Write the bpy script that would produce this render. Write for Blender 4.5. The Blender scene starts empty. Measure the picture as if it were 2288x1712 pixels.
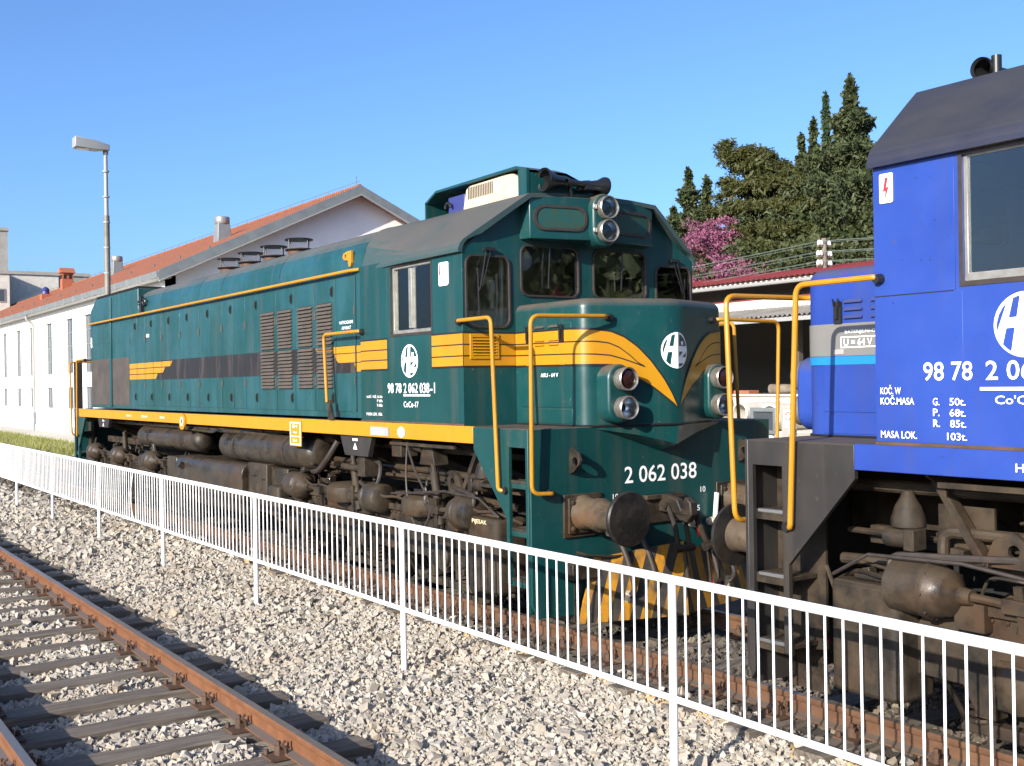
import bpy, bmesh, math, random
import numpy as np
from mathutils import Vector, Matrix, geometry
random.seed(7); rng = np.random.default_rng(11)
R = math.radians
SC = bpy.context.scene
COL = SC.collection

# ------------------------------------------------------------------ camera, sky, sun, exposure
CAM = Vector((7.5037, -6.6407, 2.1552))
yaw, pitch, roll = R(34.0851), R(-0.0394), R(0.8944)
fh = Vector((-math.cos(yaw), math.sin(yaw), 0)); rt = Vector((math.sin(yaw), math.cos(yaw), 0)); up = Vector((0, 0, 1))
fw = fh * math.cos(pitch) + up * math.sin(pitch); u2 = up * math.cos(pitch) - fh * math.sin(pitch)
cr = rt * math.cos(roll) - u2 * math.sin(roll); cu = rt * math.sin(roll) + u2 * math.cos(roll)
cd = bpy.data.cameras.new('camera'); cam = bpy.data.objects.new('camera', cd); COL.objects.link(cam)
m = Matrix((cr, cu, -fw)).transposed().to_4x4(); m.translation = CAM; cam.matrix_world = m
cd.sensor_width = 36; cd.sensor_fit = 'HORIZONTAL'; cd.lens = 36 * 2506.47 / 2288
cd.clip_start = 0.05; cd.clip_end = 3000
SC.camera = cam

LDIR = Vector((-0.38, 1.0, -0.41)).normalized()          # direction in which the sunlight travels
SUN_EL = math.asin(-LDIR.z); SUN_AZ = math.atan2(-LDIR.x, -LDIR.y)
w = bpy.data.worlds.new('World'); SC.world = w; w.use_nodes = True
nt = w.node_tree; bg = nt.nodes['Background']
sky = nt.nodes.new('ShaderNodeTexSky'); sky.sky_type = 'NISHITA'; sky.sun_disc = False
sky.sun_elevation = SUN_EL; sky.sun_rotation = SUN_AZ
sky.altitude = 50; sky.air_density = 0.8; sky.dust_density = 2.0; sky.ozone_density = 6.5
nt.links.new(sky.outputs[0], bg.inputs['Color']); bg.inputs['Strength'].default_value = 0.142
sl = bpy.data.lights.new('sun', 'SUN'); sl.energy = 5.0; sl.angle = R(0.53); sl.color = (1.0, 0.93, 0.82)
so = bpy.data.objects.new('sun', sl); COL.objects.link(so); so.rotation_euler = LDIR.to_track_quat('-Z', 'Y').to_euler()
so.location = (12, -40, 30)
SC.view_settings.view_transform = 'Standard'; SC.view_settings.look = 'None'
SC.view_settings.exposure = 0.90; SC.view_settings.gamma = 1; SC.view_settings.use_curve_mapping = False

# ------------------------------------------------------------------ mesh helpers
class MB:
    def __init__(s): s.v = []; s.f = []
    def add(s, vs, fs):
        o = len(s.v); s.v += [tuple(v) for v in vs]; s.f += [tuple(i + o for i in f) for f in fs]; return s
    def box(s, x0, x1, y0, y1, z0, z1):
        vs = [(x, y, z) for x in (x0, x1) for y in (y0, y1) for z in (z0, z1)]
        return s.add(vs, [(0, 1, 3, 2), (4, 6, 7, 5), (0, 4, 5, 1), (2, 3, 7, 6), (0, 2, 6, 4), (1, 5, 7, 3)])
    def obox(s, c, size, rot):
        h = [d / 2 for d in size]; M = rot.to_3x3() if not isinstance(rot, Matrix) else rot
        vs = [Vector(c) + M @ Vector((x * h[0], y * h[1], z * h[2])) for x in (-1, 1) for y in (-1, 1) for z in (-1, 1)]
        return s.add(vs, [(0, 1, 3, 2), (4, 6, 7, 5), (0, 4, 5, 1), (2, 3, 7, 6), (0, 2, 6, 4), (1, 5, 7, 3)])
    def bar(s, a, b, wd, ht, upv=(0, 0, 1)):
        a, b = Vector(a), Vector(b); d = (b - a); L = d.length; d.normalize()
        sd = d.cross(Vector(upv))
        if sd.length < 1e-5: sd = d.cross(Vector((0, 1, 0)))
        sd.normalize(); uu = sd.cross(d)
        return s.obox((a + b) / 2, (L, wd, ht), Matrix((d, sd, uu)).transposed())
    def prism(s, poly, axis, a, b):
        def P(p, t): return {'x': (t, p[0], p[1]), 'y': (p[0], t, p[1]), 'z': (p[0], p[1], t)}[axis]
        n = len(poly)
        s.add([P(p, a) for p in poly] + [P(p, b) for p in poly],
              [tuple(range(n))[::-1], tuple(range(n, 2 * n))] + [(i, (i + 1) % n, n + (i + 1) % n, n + i) for i in range(n)])
        return s
    def plate(s, outer, holes, axis, a, b):
        def P(p, t): return {'x': (t, p[0], p[1]), 'y': (p[0], t, p[1]), 'z': (p[0], p[1], t)}[axis]
        loops = [outer] + holes; flat = [p for l in loops for p in l]; n = len(flat)
        tr = geometry.tessellate_polygon([[Vector((p[0], p[1], 0)) for p in l] for l in loops])
        fs = [tuple(t) for t in tr] + [tuple(i + n for i in t[::-1]) for t in tr]
        o = 0
        for l in loops:
            k = len(l); fs += [(o + i, o + (i + 1) % k, n + o + (i + 1) % k, n + o + i) for i in range(k)]; o += k
        return s.add([P(p, a) for p in flat] + [P(p, b) for p in flat], fs)
    def lathe(s, o, d, prof, n=20, cap=True):
        o = Vector(o); d = Vector(d).normalized(); a = d.orthogonal().normalized(); b = d.cross(a)
        vs = []; fs = []
        for (t, r) in prof:
            for i in range(n):
                q = 2 * math.pi * i / n; vs.append(o + d * t + (a * math.cos(q) + b * math.sin(q)) * max(r, 1e-4))
        for k in range(len(prof) - 1):
            for i in range(n):
                j = (i + 1) % n; fs.append((k * n + i, k * n + j, (k + 1) * n + j, (k + 1) * n + i))
        if cap: fs += [tuple(range(n))[::-1], tuple(range((len(prof) - 1) * n, len(prof) * n))]
        return s.add(vs, fs)
    def cyl(s, a, b, r, r2=None, n=14):
        a, b = Vector(a), Vector(b); return s.lathe(a, b - a, [(0, r), ((b - a).length, r if r2 is None else r2)], n)
    def tube(s, pts, r, n=8, closed=False):
        pts = [Vector(p) for p in pts]; k = len(pts); vs = []; fs = []
        prev = None
        for i, p in enumerate(pts):
            if closed: t = pts[(i + 1) % k] - pts[i - 1]
            else: t = pts[min(i + 1, k - 1)] - pts[max(i - 1, 0)]
            t.normalize()
            if prev is None: a = t.orthogonal().normalized()
            else:
                a = prev - t * prev.dot(t)
                a = a.normalized() if a.length > 1e-6 else t.orthogonal().normalized()
            prev = a; b = t.cross(a)
            for j in range(n):
                q = 2 * math.pi * j / n; vs.append(p + (a * math.cos(q) + b * math.sin(q)) * r)
        for i in range(k if closed else k - 1):
            i2 = (i + 1) % k
            for j in range(n):
                j2 = (j + 1) % n; fs.append((i * n + j, i * n + j2, i2 * n + j2, i2 * n + j))
        if not closed: fs += [tuple(range(n))[::-1], tuple(range((k - 1) * n, k * n))]
        return s.add(vs, fs)
    def bolt(s, p, d, r=.014, h=.012):
        p = Vector(p); d = Vector(d).normalized(); return s.lathe(p, d, [(-.01, r), (h * .7, r), (h, r * .6)], 6)
    def loft(s, rings, closed=True, caps=(False, False)):
        n = len(rings[0]); o = len(s.v); vs = [p for r_ in rings for p in r_]; fs = []
        for k in range(len(rings) - 1):
            for i in range(n if closed else n - 1):
                j = (i + 1) % n; fs.append((k * n + i, k * n + j, (k + 1) * n + j, (k + 1) * n + i))
        if caps[0]: fs.append(tuple(range(n))[::-1])
        if caps[1]: fs.append(tuple(range((len(rings) - 1) * n, len(rings) * n)))
        return s.add(vs, fs)

def fillet(pts, r, seg=5):
    pts = [Vector(p) for p in pts]; out = [pts[0]]
    for i in range(1, len(pts) - 1):
        a, p, b = pts[i - 1], pts[i], pts[i + 1]
        da, db = (a - p), (b - p); k = min(r, da.length * .49, db.length * .49)
        A = p + da.normalized() * k; B = p + db.normalized() * k
        for j in range(seg + 1):
            t = j / seg; out.append(A * (1 - t) ** 2 + p * 2 * t * (1 - t) + B * t * t)
    out.append(pts[-1]); return out
def rrect(cx, cy, wd, ht, r, seg=6):
    out = []
    for (sx, sy, a0) in ((1, 1, 0), (-1, 1, 90), (-1, -1, 180), (1, -1, 270)):
        for j in range(seg + 1):
            a = R(a0 + 90 * j / seg); out.append((cx + sx * (wd / 2 - r) + r * math.cos(a), cy + sy * (ht / 2 - r) + r * math.sin(a)))
    return out
def circ(cx, cy, r, n=20): return [(cx + r * math.cos(2 * math.pi * i / n), cy + r * math.sin(2 * math.pi * i / n)) for i in range(n)]
def rect(x0, x1, y0, y1): return [(x0, y0), (x1, y0), (x1, y1), (x0, y1)]

def link(o, parent=None):
    COL.objects.link(o)
    if parent is not None: o.parent = parent
    return o
def obj(name, mb, mat, parent=None, angle=32, bevel=0, normals=True, label=None):
    me = bpy.data.meshes.new(name); me.from_pydata(mb.v, [], mb.f)
    if normals:
        bm = bmesh.new(); bm.from_mesh(me); bmesh.ops.recalc_face_normals(bm, faces=bm.faces); bm.to_mesh(me); bm.free()
    me.polygons.foreach_set('use_smooth', [True] * len(me.polygons)); me.set_sharp_from_angle(angle=R(angle))
    for q in (mat if isinstance(mat, (list, tuple)) else [mat]): me.materials.append(q)
    o = bpy.data.objects.new(name, me); link(o, parent)
    if bevel:
        b = o.modifiers.new('bevel', 'BEVEL'); b.width = bevel; b.segments = 2; b.limit_method = 'ANGLE'; b.angle_limit = R(50); b.harden_normals = False
    if label: o['label'] = label
    return o
def inst(src, parent, loc=(0, 0, 0), rot=None, scale=None):
    o = bpy.data.objects.new(src.name.split('.')[0], src.data); link(o, parent); o.location = loc
    if rot is not None: o.rotation_euler = rot
    if scale is not None: o.scale = scale
    return o
def tag(o, label=None, cat=None, group=None, kind=None):
    if label: o['label'] = label
    if cat: o['category'] = cat
    if group: o['group'] = group
    if kind: o['kind'] = kind
    return o
def empty(name, loc=(0, 0, 0), label=None, cat=None, group=None, rz=0):
    o = bpy.data.objects.new(name, None); link(o); o.location = loc; o.rotation_euler = (0, 0, rz); o.empty_display_size = .3
    return tag(o, label, cat, group)
def bulk(name, V, F, mat, parent=None, smooth=False):
    """numpy mesh: V (n,3), F (m,k)"""
    me = bpy.data.meshes.new(name); n, (mm, k) = len(V), F.shape
    me.vertices.add(n); me.vertices.foreach_set('co', np.ascontiguousarray(V, dtype=np.float32).ravel())
    me.loops.add(mm * k); me.loops.foreach_set('vertex_index', np.ascontiguousarray(F, dtype=np.int32).ravel())
    me.polygons.add(mm); me.polygons.foreach_set('loop_start', np.arange(0, mm * k, k, dtype=np.int32))
    try: me.polygons.foreach_set('loop_total', np.full(mm, k, dtype=np.int32))
    except Exception: pass
    me.update(calc_edges=True)
    me.polygons.foreach_set('use_smooth', [bool(smooth)] * mm)
    me.materials.append(mat); o = bpy.data.objects.new(name, me); return link(o, parent)

# ------------------------------------------------------------------ materials
def newmat(name):
    mt = bpy.data.materials.new(name); mt.use_nodes = True; n = mt.node_tree.nodes; return mt, n, mt.node_tree.links, n['Principled BSDF']
def rgb(c): return (c[0], c[1], c[2], 1)
def noise(n, l, co, scale, detail=4, rough=.55, vec=None):
    t = n.new('ShaderNodeTexNoise'); t.inputs['Scale'].default_value = scale; t.inputs['Detail'].default_value = detail; t.inputs['Roughness'].default_value = rough
    if vec is not None:
        mp = n.new('ShaderNodeMapping'); mp.inputs['Scale'].default_value = vec; l.new(co, mp.inputs['Vector']); co = mp.outputs[0]
    l.new(co, t.inputs['Vector']); return t.outputs['Fac']
def ramp(n, l, fac, a, b, lo=0., hi=1.):
    r = n.new('ShaderNodeMapRange'); r.inputs['From Min'].default_value = a; r.inputs['From Max'].default_value = b
    r.inputs['To Min'].default_value = lo; r.inputs['To Max'].default_value = hi; l.new(fac, r.inputs['Value']); return r.outputs[0]
def mul(n, l, a, b):
    x = n.new('ShaderNodeMath'); x.operation = 'MULTIPLY'
    for i, q in enumerate((a, b)):
        if isinstance(q, (int, float)): x.inputs[i].default_value = q
        else: l.new(q, x.inputs[i])
    return x.outputs[0]
def math_(n, l, op, a, b=0.):
    x = n.new('ShaderNodeMath'); x.operation = op
    for i, q in enumerate((a, b)):
        if isinstance(q, (int, float)): x.inputs[i].default_value = q
        else: l.new(q, x.inputs[i])
    return x.outputs[0]
def mix(n, l, fac, a, b):
    x = n.new('ShaderNodeMix'); x.data_type = 'RGBA'
    if isinstance(fac, (int, float)): x.inputs[0].default_value = fac
    else: l.new(fac, x.inputs[0])
    for i, q in ((6, a), (7, b)):
        if isinstance(q, (tuple, list)): x.inputs[i].default_value = rgb(q)
        else: l.new(q, x.inputs[i])
    return x.outputs[2]
def bump(n, l, h, bs, strength=.2, dist=.01):
    b = n.new('ShaderNodeBump'); b.inputs['Strength'].default_value = strength; b.inputs['Distance'].default_value = dist
    l.new(h, b.inputs['Height']); l.new(b.outputs[0], bs.inputs['Normal']); return b
def geo(n): return n.new('ShaderNodeNewGeometry')

def simple(name, c, rough=.5, metal=0., var=None, vs=6., bumpk=0., bs_=40., spec=.5):
    mt, n, l, b = newmat(name); b.inputs['Roughness'].default_value = rough; b.inputs['Metallic'].default_value = metal
    b.inputs['Specular IOR Level'].default_value = spec
    g = geo(n); co = g.outputs['Position']
    if var:
        f = ramp(n, l, noise(n, l, co, vs, 5, .6), .38, .66); l.new(mix(n, l, f, c, var), b.inputs['Base Color'])
    else: b.inputs['Base Color'].default_value = rgb(c)
    if bumpk: bump(n, l, noise(n, l, co, bs_, 4), b, bumpk, .01)
    return mt
def paint(name, base, fade, dirt=(.10, .075, .055), rough=.34, streak=.35, top=.9, chips=None, wave=.05, topc=None, tr=(.15, .75), runs=None):
    """weathered enamel: faded patches, thin vertical run-off streaks, brown dust on surfaces that face up"""
    mt, n, l, b = newmat(name); g = geo(n); co = g.outputs['Position']
    c = mix(n, l, ramp(n, l, noise(n, l, co, .9, 5, .6), .42, .72), base, fade)
    st = ramp(n, l, noise(n, l, co, 1., 5, .6, (7, 7, .55)), .52, .80, 0, streak); c = mix(n, l, st, c, dirt)
    sp = ramp(n, l, noise(n, l, co, 26, 3, .6), .66, .74, 0, .5); c = mix(n, l, sp, c, dirt)
    if runs:
        c = mix(n, l, ramp(n, l, noise(n, l, co, 1., 5, .6, (3.2, 3.2, .8)), .50, .66, 0, .75), c, runs); c = mix(n, l, ramp(n, l, noise(n, l, co, 1., 4, .6, (11, 11, .5)), .60, .72, 0, .55), c, tuple(x * .45 for x in base))
    if chips:
        ch = mul(n, l, ramp(n, l, noise(n, l, co, 38, 3, .55), .68, .70), ramp(n, l, noise(n, l, co, 3.3, 2, .5), .5, .62)); c = mix(n, l, ch, c, chips)
    sx = n.new('ShaderNodeSeparateXYZ'); l.new(g.outputs['True Normal'], sx.inputs[0])
    td = mul(n, l, ramp(n, l, sx.outputs[2], tr[0], tr[1], 0, top), ramp(n, l, noise(n, l, co, 2.2, 5, .65), .25, .55, .45, 1.)); c = mix(n, l, td, c, topc or dirt)
    l.new(c, b.inputs['Base Color'])
    r_ = math_(n, l, 'ADD', ramp(n, l, noise(n, l, co, 5, 4), .3, .7, rough - .07, rough + .14), mul(n, l, td, .35)); l.new(r_, b.inputs['Roughness'])
    bump(n, l, noise(n, l, co, 2.6, 3, .45), b, wave * 4, .02)
    return mt
def dusty(name, base, dust, oil=(.012, .011, .010), rough=.7):
    """running gear: brown brake dust over black, oil soaked patches, some sheen"""
    mt, n, l, b = newmat(name); g = geo(n); co = g.outputs['Position']
    c = mix(n, l, ramp(n, l, noise(n, l, co, 4.5, 6, .65), .35, .62), base, dust)
    c = mix(n, l, ramp(n, l, noise(n, l, co, 1.6, 5, .65), .52, .68, 0, .65), c, (dust[0] * 1.25, dust[1] * .85, dust[2] * .55))
    b.inputs['Specular IOR Level'].default_value = .32
    o = ramp(n, l, noise(n, l, co, 2.3, 4, .6), .53, .64); c = mix(n, l, mul(n, l, o, .85), c, oil)
    sx = n.new('ShaderNodeSeparateXYZ'); l.new(g.outputs['True Normal'], sx.inputs[0])
    c = mix(n, l, ramp(n, l, sx.outputs[2], .3, .9, 0, .75), c, dust)
    l.new(c, b.inputs['Base Color']); l.new(math_(n, l, 'SUBTRACT', ramp(n, l, noise(n, l, co, 9, 3), .3, .7, rough - .12, rough + .1), mul(n, l, o, .28)), b.inputs['Roughness'])
    bump(n, l, noise(n, l, co, 60, 4), b, .35, .004)
    return mt
def glassmat(name, tint=(.80, .86, .86), refl=1.):
    mt = bpy.data.materials.new(name); mt.use_nodes = True; n = mt.node_tree.nodes; l = mt.node_tree.links; n.clear()
    out = n.new('ShaderNodeOutputMaterial'); mx = n.new('ShaderNodeMixShader'); tr = n.new('ShaderNodeBsdfTransparent'); gl = n.new('ShaderNodeBsdfGlossy')
    fr = n.new('ShaderNodeFresnel'); fr.inputs[0].default_value = 1.52
    tr.inputs[0].default_value = rgb(tint); gl.inputs['Roughness'].default_value = .015; gl.inputs[0].default_value = (refl, refl, refl, 1)
    l.new(fr.outputs[0], mx.inputs[0]); l.new(tr.outputs[0], mx.inputs[1]); l.new(gl.outputs[0], mx.inputs[2]); l.new(mx.outputs[0], out.inputs[0])
    return mt

MT = {}
MT['green'] = paint('green paint', (.0030, .040, .039), (.005, .052, .054), chips=(.09, .10, .10), topc=(.085, .062, .045))
MT['green_hood'] = paint('hood green paint', (.0040, .048, .049), (.014, .074, .090), chips=(.02, .03, .03), streak=.42, wave=.10, topc=(.088, .078, .068), tr=(.45, .72), runs=(.016, .074, .086))
MT['green_roof'] = paint('weathered green roof', (.024, .058, .058), (.052, .052, .049), dirt=(.070, .062, .056), rough=.5, top=.85)
MT['blue'] = paint('blue paint', (.015, .042, .235), (.022, .058, .280), dirt=(.055, .05, .07), streak=.30, top=.8, chips=(.02, .02, .03), wave=.09)
MT['blue_roof'] = paint('sooty blue roof', (.014, .017, .040), (.022, .022, .032), dirt=(.028, .027, .030), rough=.42, top=.75, streak=.2)
MT['dark_pilot'] = paint('dark grey pilot paint', (.020, .018, .017), (.034, .030, .027), dirt=(.070, .050, .033), rough=.45, streak=.5)
MT['yellow'] = paint('yellow paint', (.44, .205, .006), (.40, .18, .006), dirt=(.22, .10, .02), rough=.42, streak=.22, top=.25, wave=.03)
MT['rail_yellow'] = paint('handrail yellow paint', (.42, .19, .006), (.37, .16, .006), dirt=(.19, .085, .02), rough=.4, streak=.3, top=.15, chips=(.05, .03, .02), wave=.01)
MT['stripe'] = simple('yellow stripe paint', (.44, .205, .006), .4, var=(.40, .18, .006), vs=3)
MT['black_line'] = simple('black stripe paint', (.012, .011, .010), .5)
def bandmat():
    mt, n, l, bs = newmat('black brown band'); g = geo(n); co = g.outputs['Position']
    c = mix(n, l, ramp(n, l, noise(n, l, co, 1., 5, .65, (5, 5, .8)), .50, .72), (.014, .011, .011), (.070, .050, .042)); l.new(c, bs.inputs['Base Color']); bs.inputs['Roughness'].default_value = .45; return mt
MT['band'] = bandmat()
MT['brown_panel'] = simple('rusty brown panel', (.040, .033, .028), .75, var=(.066, .053, .044), vs=3, bumpk=.1)
MT['louvre'] = simple('dusty louvre', (.082, .066, .052), .7, var=(.055, .047, .040), vs=8)
MT['board'] = simple('flaking board paint', (.008, .060, .058), .35, var=(.030, .050, .024), vs=16)
MT['void'] = simple('black gap', (.006, .006, .006), .9)
MT['white_print'] = simple('white lettering', (.84, .84, .82), .5)
MT['sand_print'] = simple('pale yellow lettering', (.62, .55, .34), .6)
MT['red_print'] = simple('red print', (.55, .02, .03), .5)
MT['grey_print'] = simple('grey print', (.30, .31, .32), .5)
MT['pale_grey'] = paint('pale grey paint', (.29, .285, .275), (.32, .31, .29), dirt=(.17, .14, .11), rough=.4, streak=.25, top=.5)
MT['band_grey'] = simple('grey band paint', (.150, .146, .140), .4, var=(.165, .158, .148), vs=3)
MT['light_blue'] = simple('light blue stripe', (.010, .17, .42), .4)
MT['gear'] = dusty('brown dusted running gear', (.010, .0078, .0058), (.046, .032, .019))
MT['gear2'] = dusty('grey dusted casings', (.016, .0135, .011), (.050, .037, .024), rough=.48)
MT['tank'] = dusty('dusty black tank', (.016, .0135, .011), (.044, .034, .024), rough=.42)
MT['buffer'] = dusty('greasy buffer steel', (.050, .038, .028), (.098, .070, .045), rough=.5)
MT['grease'] = dusty('black grease', (.010, .009, .009), (.026, .023, .020), rough=.42)
MT['rubber'] = simple('black rubber', (.022, .017, .014), .55, var=(.04, .028, .022), vs=12)
MT['black'] = simple('black enamel', (.012, .012, .013), .38)
MT['steel'] = simple('worn bright steel', (.55, .54, .52), .3, .9)
MT['alu'] = simple('aluminium frame', (.32, .31, .28), .42, .5, var=(.23, .215, .19), vs=14)
MT['chrome'] = simple('chrome reflector', (.90, .90, .90), .34, 1.)
MT['lamp_rim'] = simple('dull lamp rim', (.36, .34, .30), .38, .7, var=(.20, .17, .14), vs=22)
MT['lens_red'] = simple('dark red lens', (.020, .010, .009), .10, var=(.040, .010, .008), vs=30)
MT['glass'] = glassmat('window glass', (.93, .95, .94))
MT['lens'] = glassmat('lamp glass', (.92, .93, .93))
MT['tinted'] = glassmat('grey tinted glass', (.34, .38, .40))
MT['cab_in'] = simple('cab lining', (.42, .40, .33), .7)
MT['console'] = simple('console dark grey', (.035, .037, .038), .5)
MT['cream'] = simple('cream plastic', (.50, .43, .32), .45, var=(.45, .37, .26), vs=5)
MT['fan_blue'] = simple('blue motor housing', (.028, .036, .15), .5)
MT['white_fence'] = paint('white fence paint', (.80, .80, .80), (.76, .77, .77), dirt=(.52, .47, .40), rough=.35, streak=.10, top=.0, wave=.01)

def rust(name, a, b_, top=None):
    mt, n, l, bs = newmat(name); g = geo(n); co = g.outputs['Position']
    c = mix(n, l, ramp(n, l, noise(n, l, co, 7, 6, .65), .35, .65), a, b_)
    c = mix(n, l, ramp(n, l, noise(n, l, co, 1, 4, .6, (1.2, 20, 20)), .55, .75, 0, .5), c, (a[0] * .5, a[1] * .5, a[2] * .5))
    bs.inputs['Roughness'].default_value = .75
    if top:
        sx = n.new('ShaderNodeSeparateXYZ'); l.new(g.outputs['True Normal'], sx.inputs[0])
        f = ramp(n, l, sx.outputs[2], .8, .97); c = mix(n, l, f, c, top); l.new(ramp(n, l, f, 0, 1, .75, .38), bs.inputs['Roughness']); l.new(mul(n, l, f, .6), bs.inputs['Metallic'])
    l.new(c, bs.inputs['Base Color']); bump(n, l, noise(n, l, co, 55, 4), bs, .3, .004); return mt
MT['rail'] = rust('rusty rail', (.115, .042, .014), (.170, .068, .024), (.19, .165, .145))
MT['rail_dark'] = rust('rusty main rail', (.075, .033, .015), (.115, .055, .025), (.20, .17, .14))
MT['clip'] = rust('rusty fastening', (.055, .030, .018), (.10, .05, .026))
def wood():
    mt, n, l, bs = newmat('weathered sleeper wood'); g = geo(n); co = g.outputs['Position']
    gr = noise(n, l, co, 1., 6, .65, (38, 2.2, 38)); c = mix(n, l, ramp(n, l, gr, .35, .68), (.060, .048, .037), (.20, .165, .13))
    c = mix(n, l, ramp(n, l, noise(n, l, co, 2.4, 4), .5, .7, 0, .7), c, (.085, .070, .055))
    l.new(c, bs.inputs['Base Color']); bs.inputs['Roughness'].default_value = .85; bump(n, l, gr, bs, .8, .012); return mt
MT['wood'] = wood()
def stone(name, cols):
    mt, n, l, bs = newmat(name); g = geo(n); co = g.outputs['Position']
    cr_ = n.new('ShaderNodeValToRGB'); e = cr_.color_ramp.elements; k = len(cols)
    for i, c in enumerate(cols):
        if i < 2: e[i].position = i / (k - 1); e[i].color = rgb(c)
        else: q = e.new(i / (k - 1)); q.color = rgb(c)
    e[1].position = 1 / (k - 1)
    l.new(g.outputs['Random Per Island'], cr_.inputs[0])
    c = mix(n, l, ramp(n, l, noise(n, l, co, 45, 5, .65), .3, .7, 0, .5), cr_.outputs[0], tuple(x * .55 for x in cols[0]))
    c = mix(n, l, ramp(n, l, noise(n, l, co, .7, 5, .65), .48, .70, 0, .45), c, tuple(x * q for x, q in zip(cols[0], (.85, .74, .60))))
    l.new(c, bs.inputs['Base Color']); bs.inputs['Roughness'].default_value = .9; bump(n, l, noise(n, l, co, 90, 3), bs, .5, .004); return mt
MT['stone'] = stone('limestone ballast', [(.31, .27, .22), (.39, .35, .295), (.35, .315, .265), (.46, .42, .36), (.36, .30, .22), (.42, .39, .345), (.33, .29, .24)])
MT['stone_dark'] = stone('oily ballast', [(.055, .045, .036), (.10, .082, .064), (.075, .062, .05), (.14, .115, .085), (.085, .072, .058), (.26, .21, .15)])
MT['stone_yellow'] = stone('iron stained grit', [(.42, .27, .12), (.50, .36, .19), (.36, .24, .12), (.48, .40, .28)])
def groundmat(name, a, b_, c_, sc=9., bk=.6):
    mt, n, l, bs = newmat(name); g = geo(n); co = g.outputs['Position']
    c = mix(n, l, ramp(n, l, noise(n, l, co, sc * 4, 6, .7), .35, .65), a, b_); c = mix(n, l, ramp(n, l, noise(n, l, co, .35, 5, .6), .45, .65, 0, .8), c, c_)
    l.new(c, bs.inputs['Base Color']); bs.inputs['Roughness'].default_value = .95; bump(n, l, noise(n, l, co, sc * 3, 5, .7), bs, bk, .03); return mt
MT['bed'] = groundmat('ballast bed', (.22, .19, .15), (.36, .315, .255), (.30, .26, .21))
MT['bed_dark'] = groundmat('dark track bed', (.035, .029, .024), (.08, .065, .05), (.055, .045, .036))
MT['earth'] = groundmat('yard earth', (.20, .17, .12), (.30, .26, .19), (.16, .15, .08), 3.)
MT['hill'] = groundmat('hill undergrowth', (.035, .045, .018), (.075, .080, .030), (.085, .070, .045), 1.5, 1.)
MT['pave'] = groundmat('concrete pavement', (.36, .33, .28), (.44, .41, .35), (.31, .28, .23), 2., .2)
MT['plaster'] = simple('white plaster', (.85, .84, .81), .85, var=(.80, .79, .75), vs=1.2, bumpk=.08)
MT['plinth'] = simple('grey plinth stone', (.50, .48, .44), .9, var=(.42, .40, .37), vs=2.)
MT['fascia'] = simple('zinc fascia', (.20, .22, .225), .5, .2, var=(.16, .175, .18), vs=2)
MT['dark_glass'] = simple('dark hall glass', (.06, .07, .08), .12)
MT['concrete'] = simple('grey concrete', (.34, .32, .29), .9, var=(.28, .26, .23), vs=1.2, bumpk=.1)
MT['concrete_white'] = simple('pale concrete', (.60, .57, .50), .85, var=(.50, .46, .40), vs=2., bumpk=.1)
MT['pole'] = simple('grey pole steel', (.20, .185, .16), .6, .2, var=(.13, .12, .10), vs=2)
MT['lamp_grey'] = simple('lamp head grey', (.27, .28, .28), .5)
MT['brick'] = simple('red brick', (.36, .105, .05), .85, var=(.27, .08, .04), vs=6)
MT['redroof'] = simple('red corrugated sheet', (.22, .030, .026), .55, var=(.17, .028, .025), vs=2)
MT['greysheet'] = simple('grey corrugated sheet', (.24, .225, .20), .8, var=(.17, .155, .14), vs=2)
MT['rusty_white'] = simple('white board with rust', (.66, .64, .60), .7, var=(.50, .42, .34), vs=3)
MT['shed_dark'] = simple('dark shed wall', (.075, .068, .060), .85, var=(.085, .075, .065), vs=1)
MT['bark'] = simple('bark', (.13, .10, .075), .9, var=(.20, .17, .13), vs=5, bumpk=.4, bs_=20)
MT['wire'] = simple('overhead wire', (.10, .13, .11), .6)
MT['porcelain'] = simple('white porcelain', (.82, .82, .80), .25)
def tiles():
    mt, n, l, bs = newmat('orange clay roof tiles'); g = geo(n); co = g.outputs['Position']
    sx = n.new('ShaderNodeSeparateXYZ'); l.new(co, sx.inputs[0])
    wv = math_(n, l, 'SINE', mul(n, l, sx.outputs[0], 2 * math.pi / .24)); cs = math_(n, l, 'FRACT', mul(n, l, sx.outputs[1], 1 / .34))
    h = math_(n, l, 'ADD', wv, mul(n, l, cs, 1.2))
    c = mix(n, l, ramp(n, l, noise(n, l, co, 3.2, 6, .7), .35, .65), (.215, .064, .027), (.285, .098, .044))
    c = mix(n, l, ramp(n, l, noise(n, l, co, 1., 4, .6, (4, .6, .6)), .55, .72, 0, .6), c, (.20, .07, .035))
    l.new(c, bs.inputs['Base Color']); bs.inputs['Roughness'].default_value = .85; bump(n, l, h, bs, 1., .04); return mt
MT['tiles'] = tiles()
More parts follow.
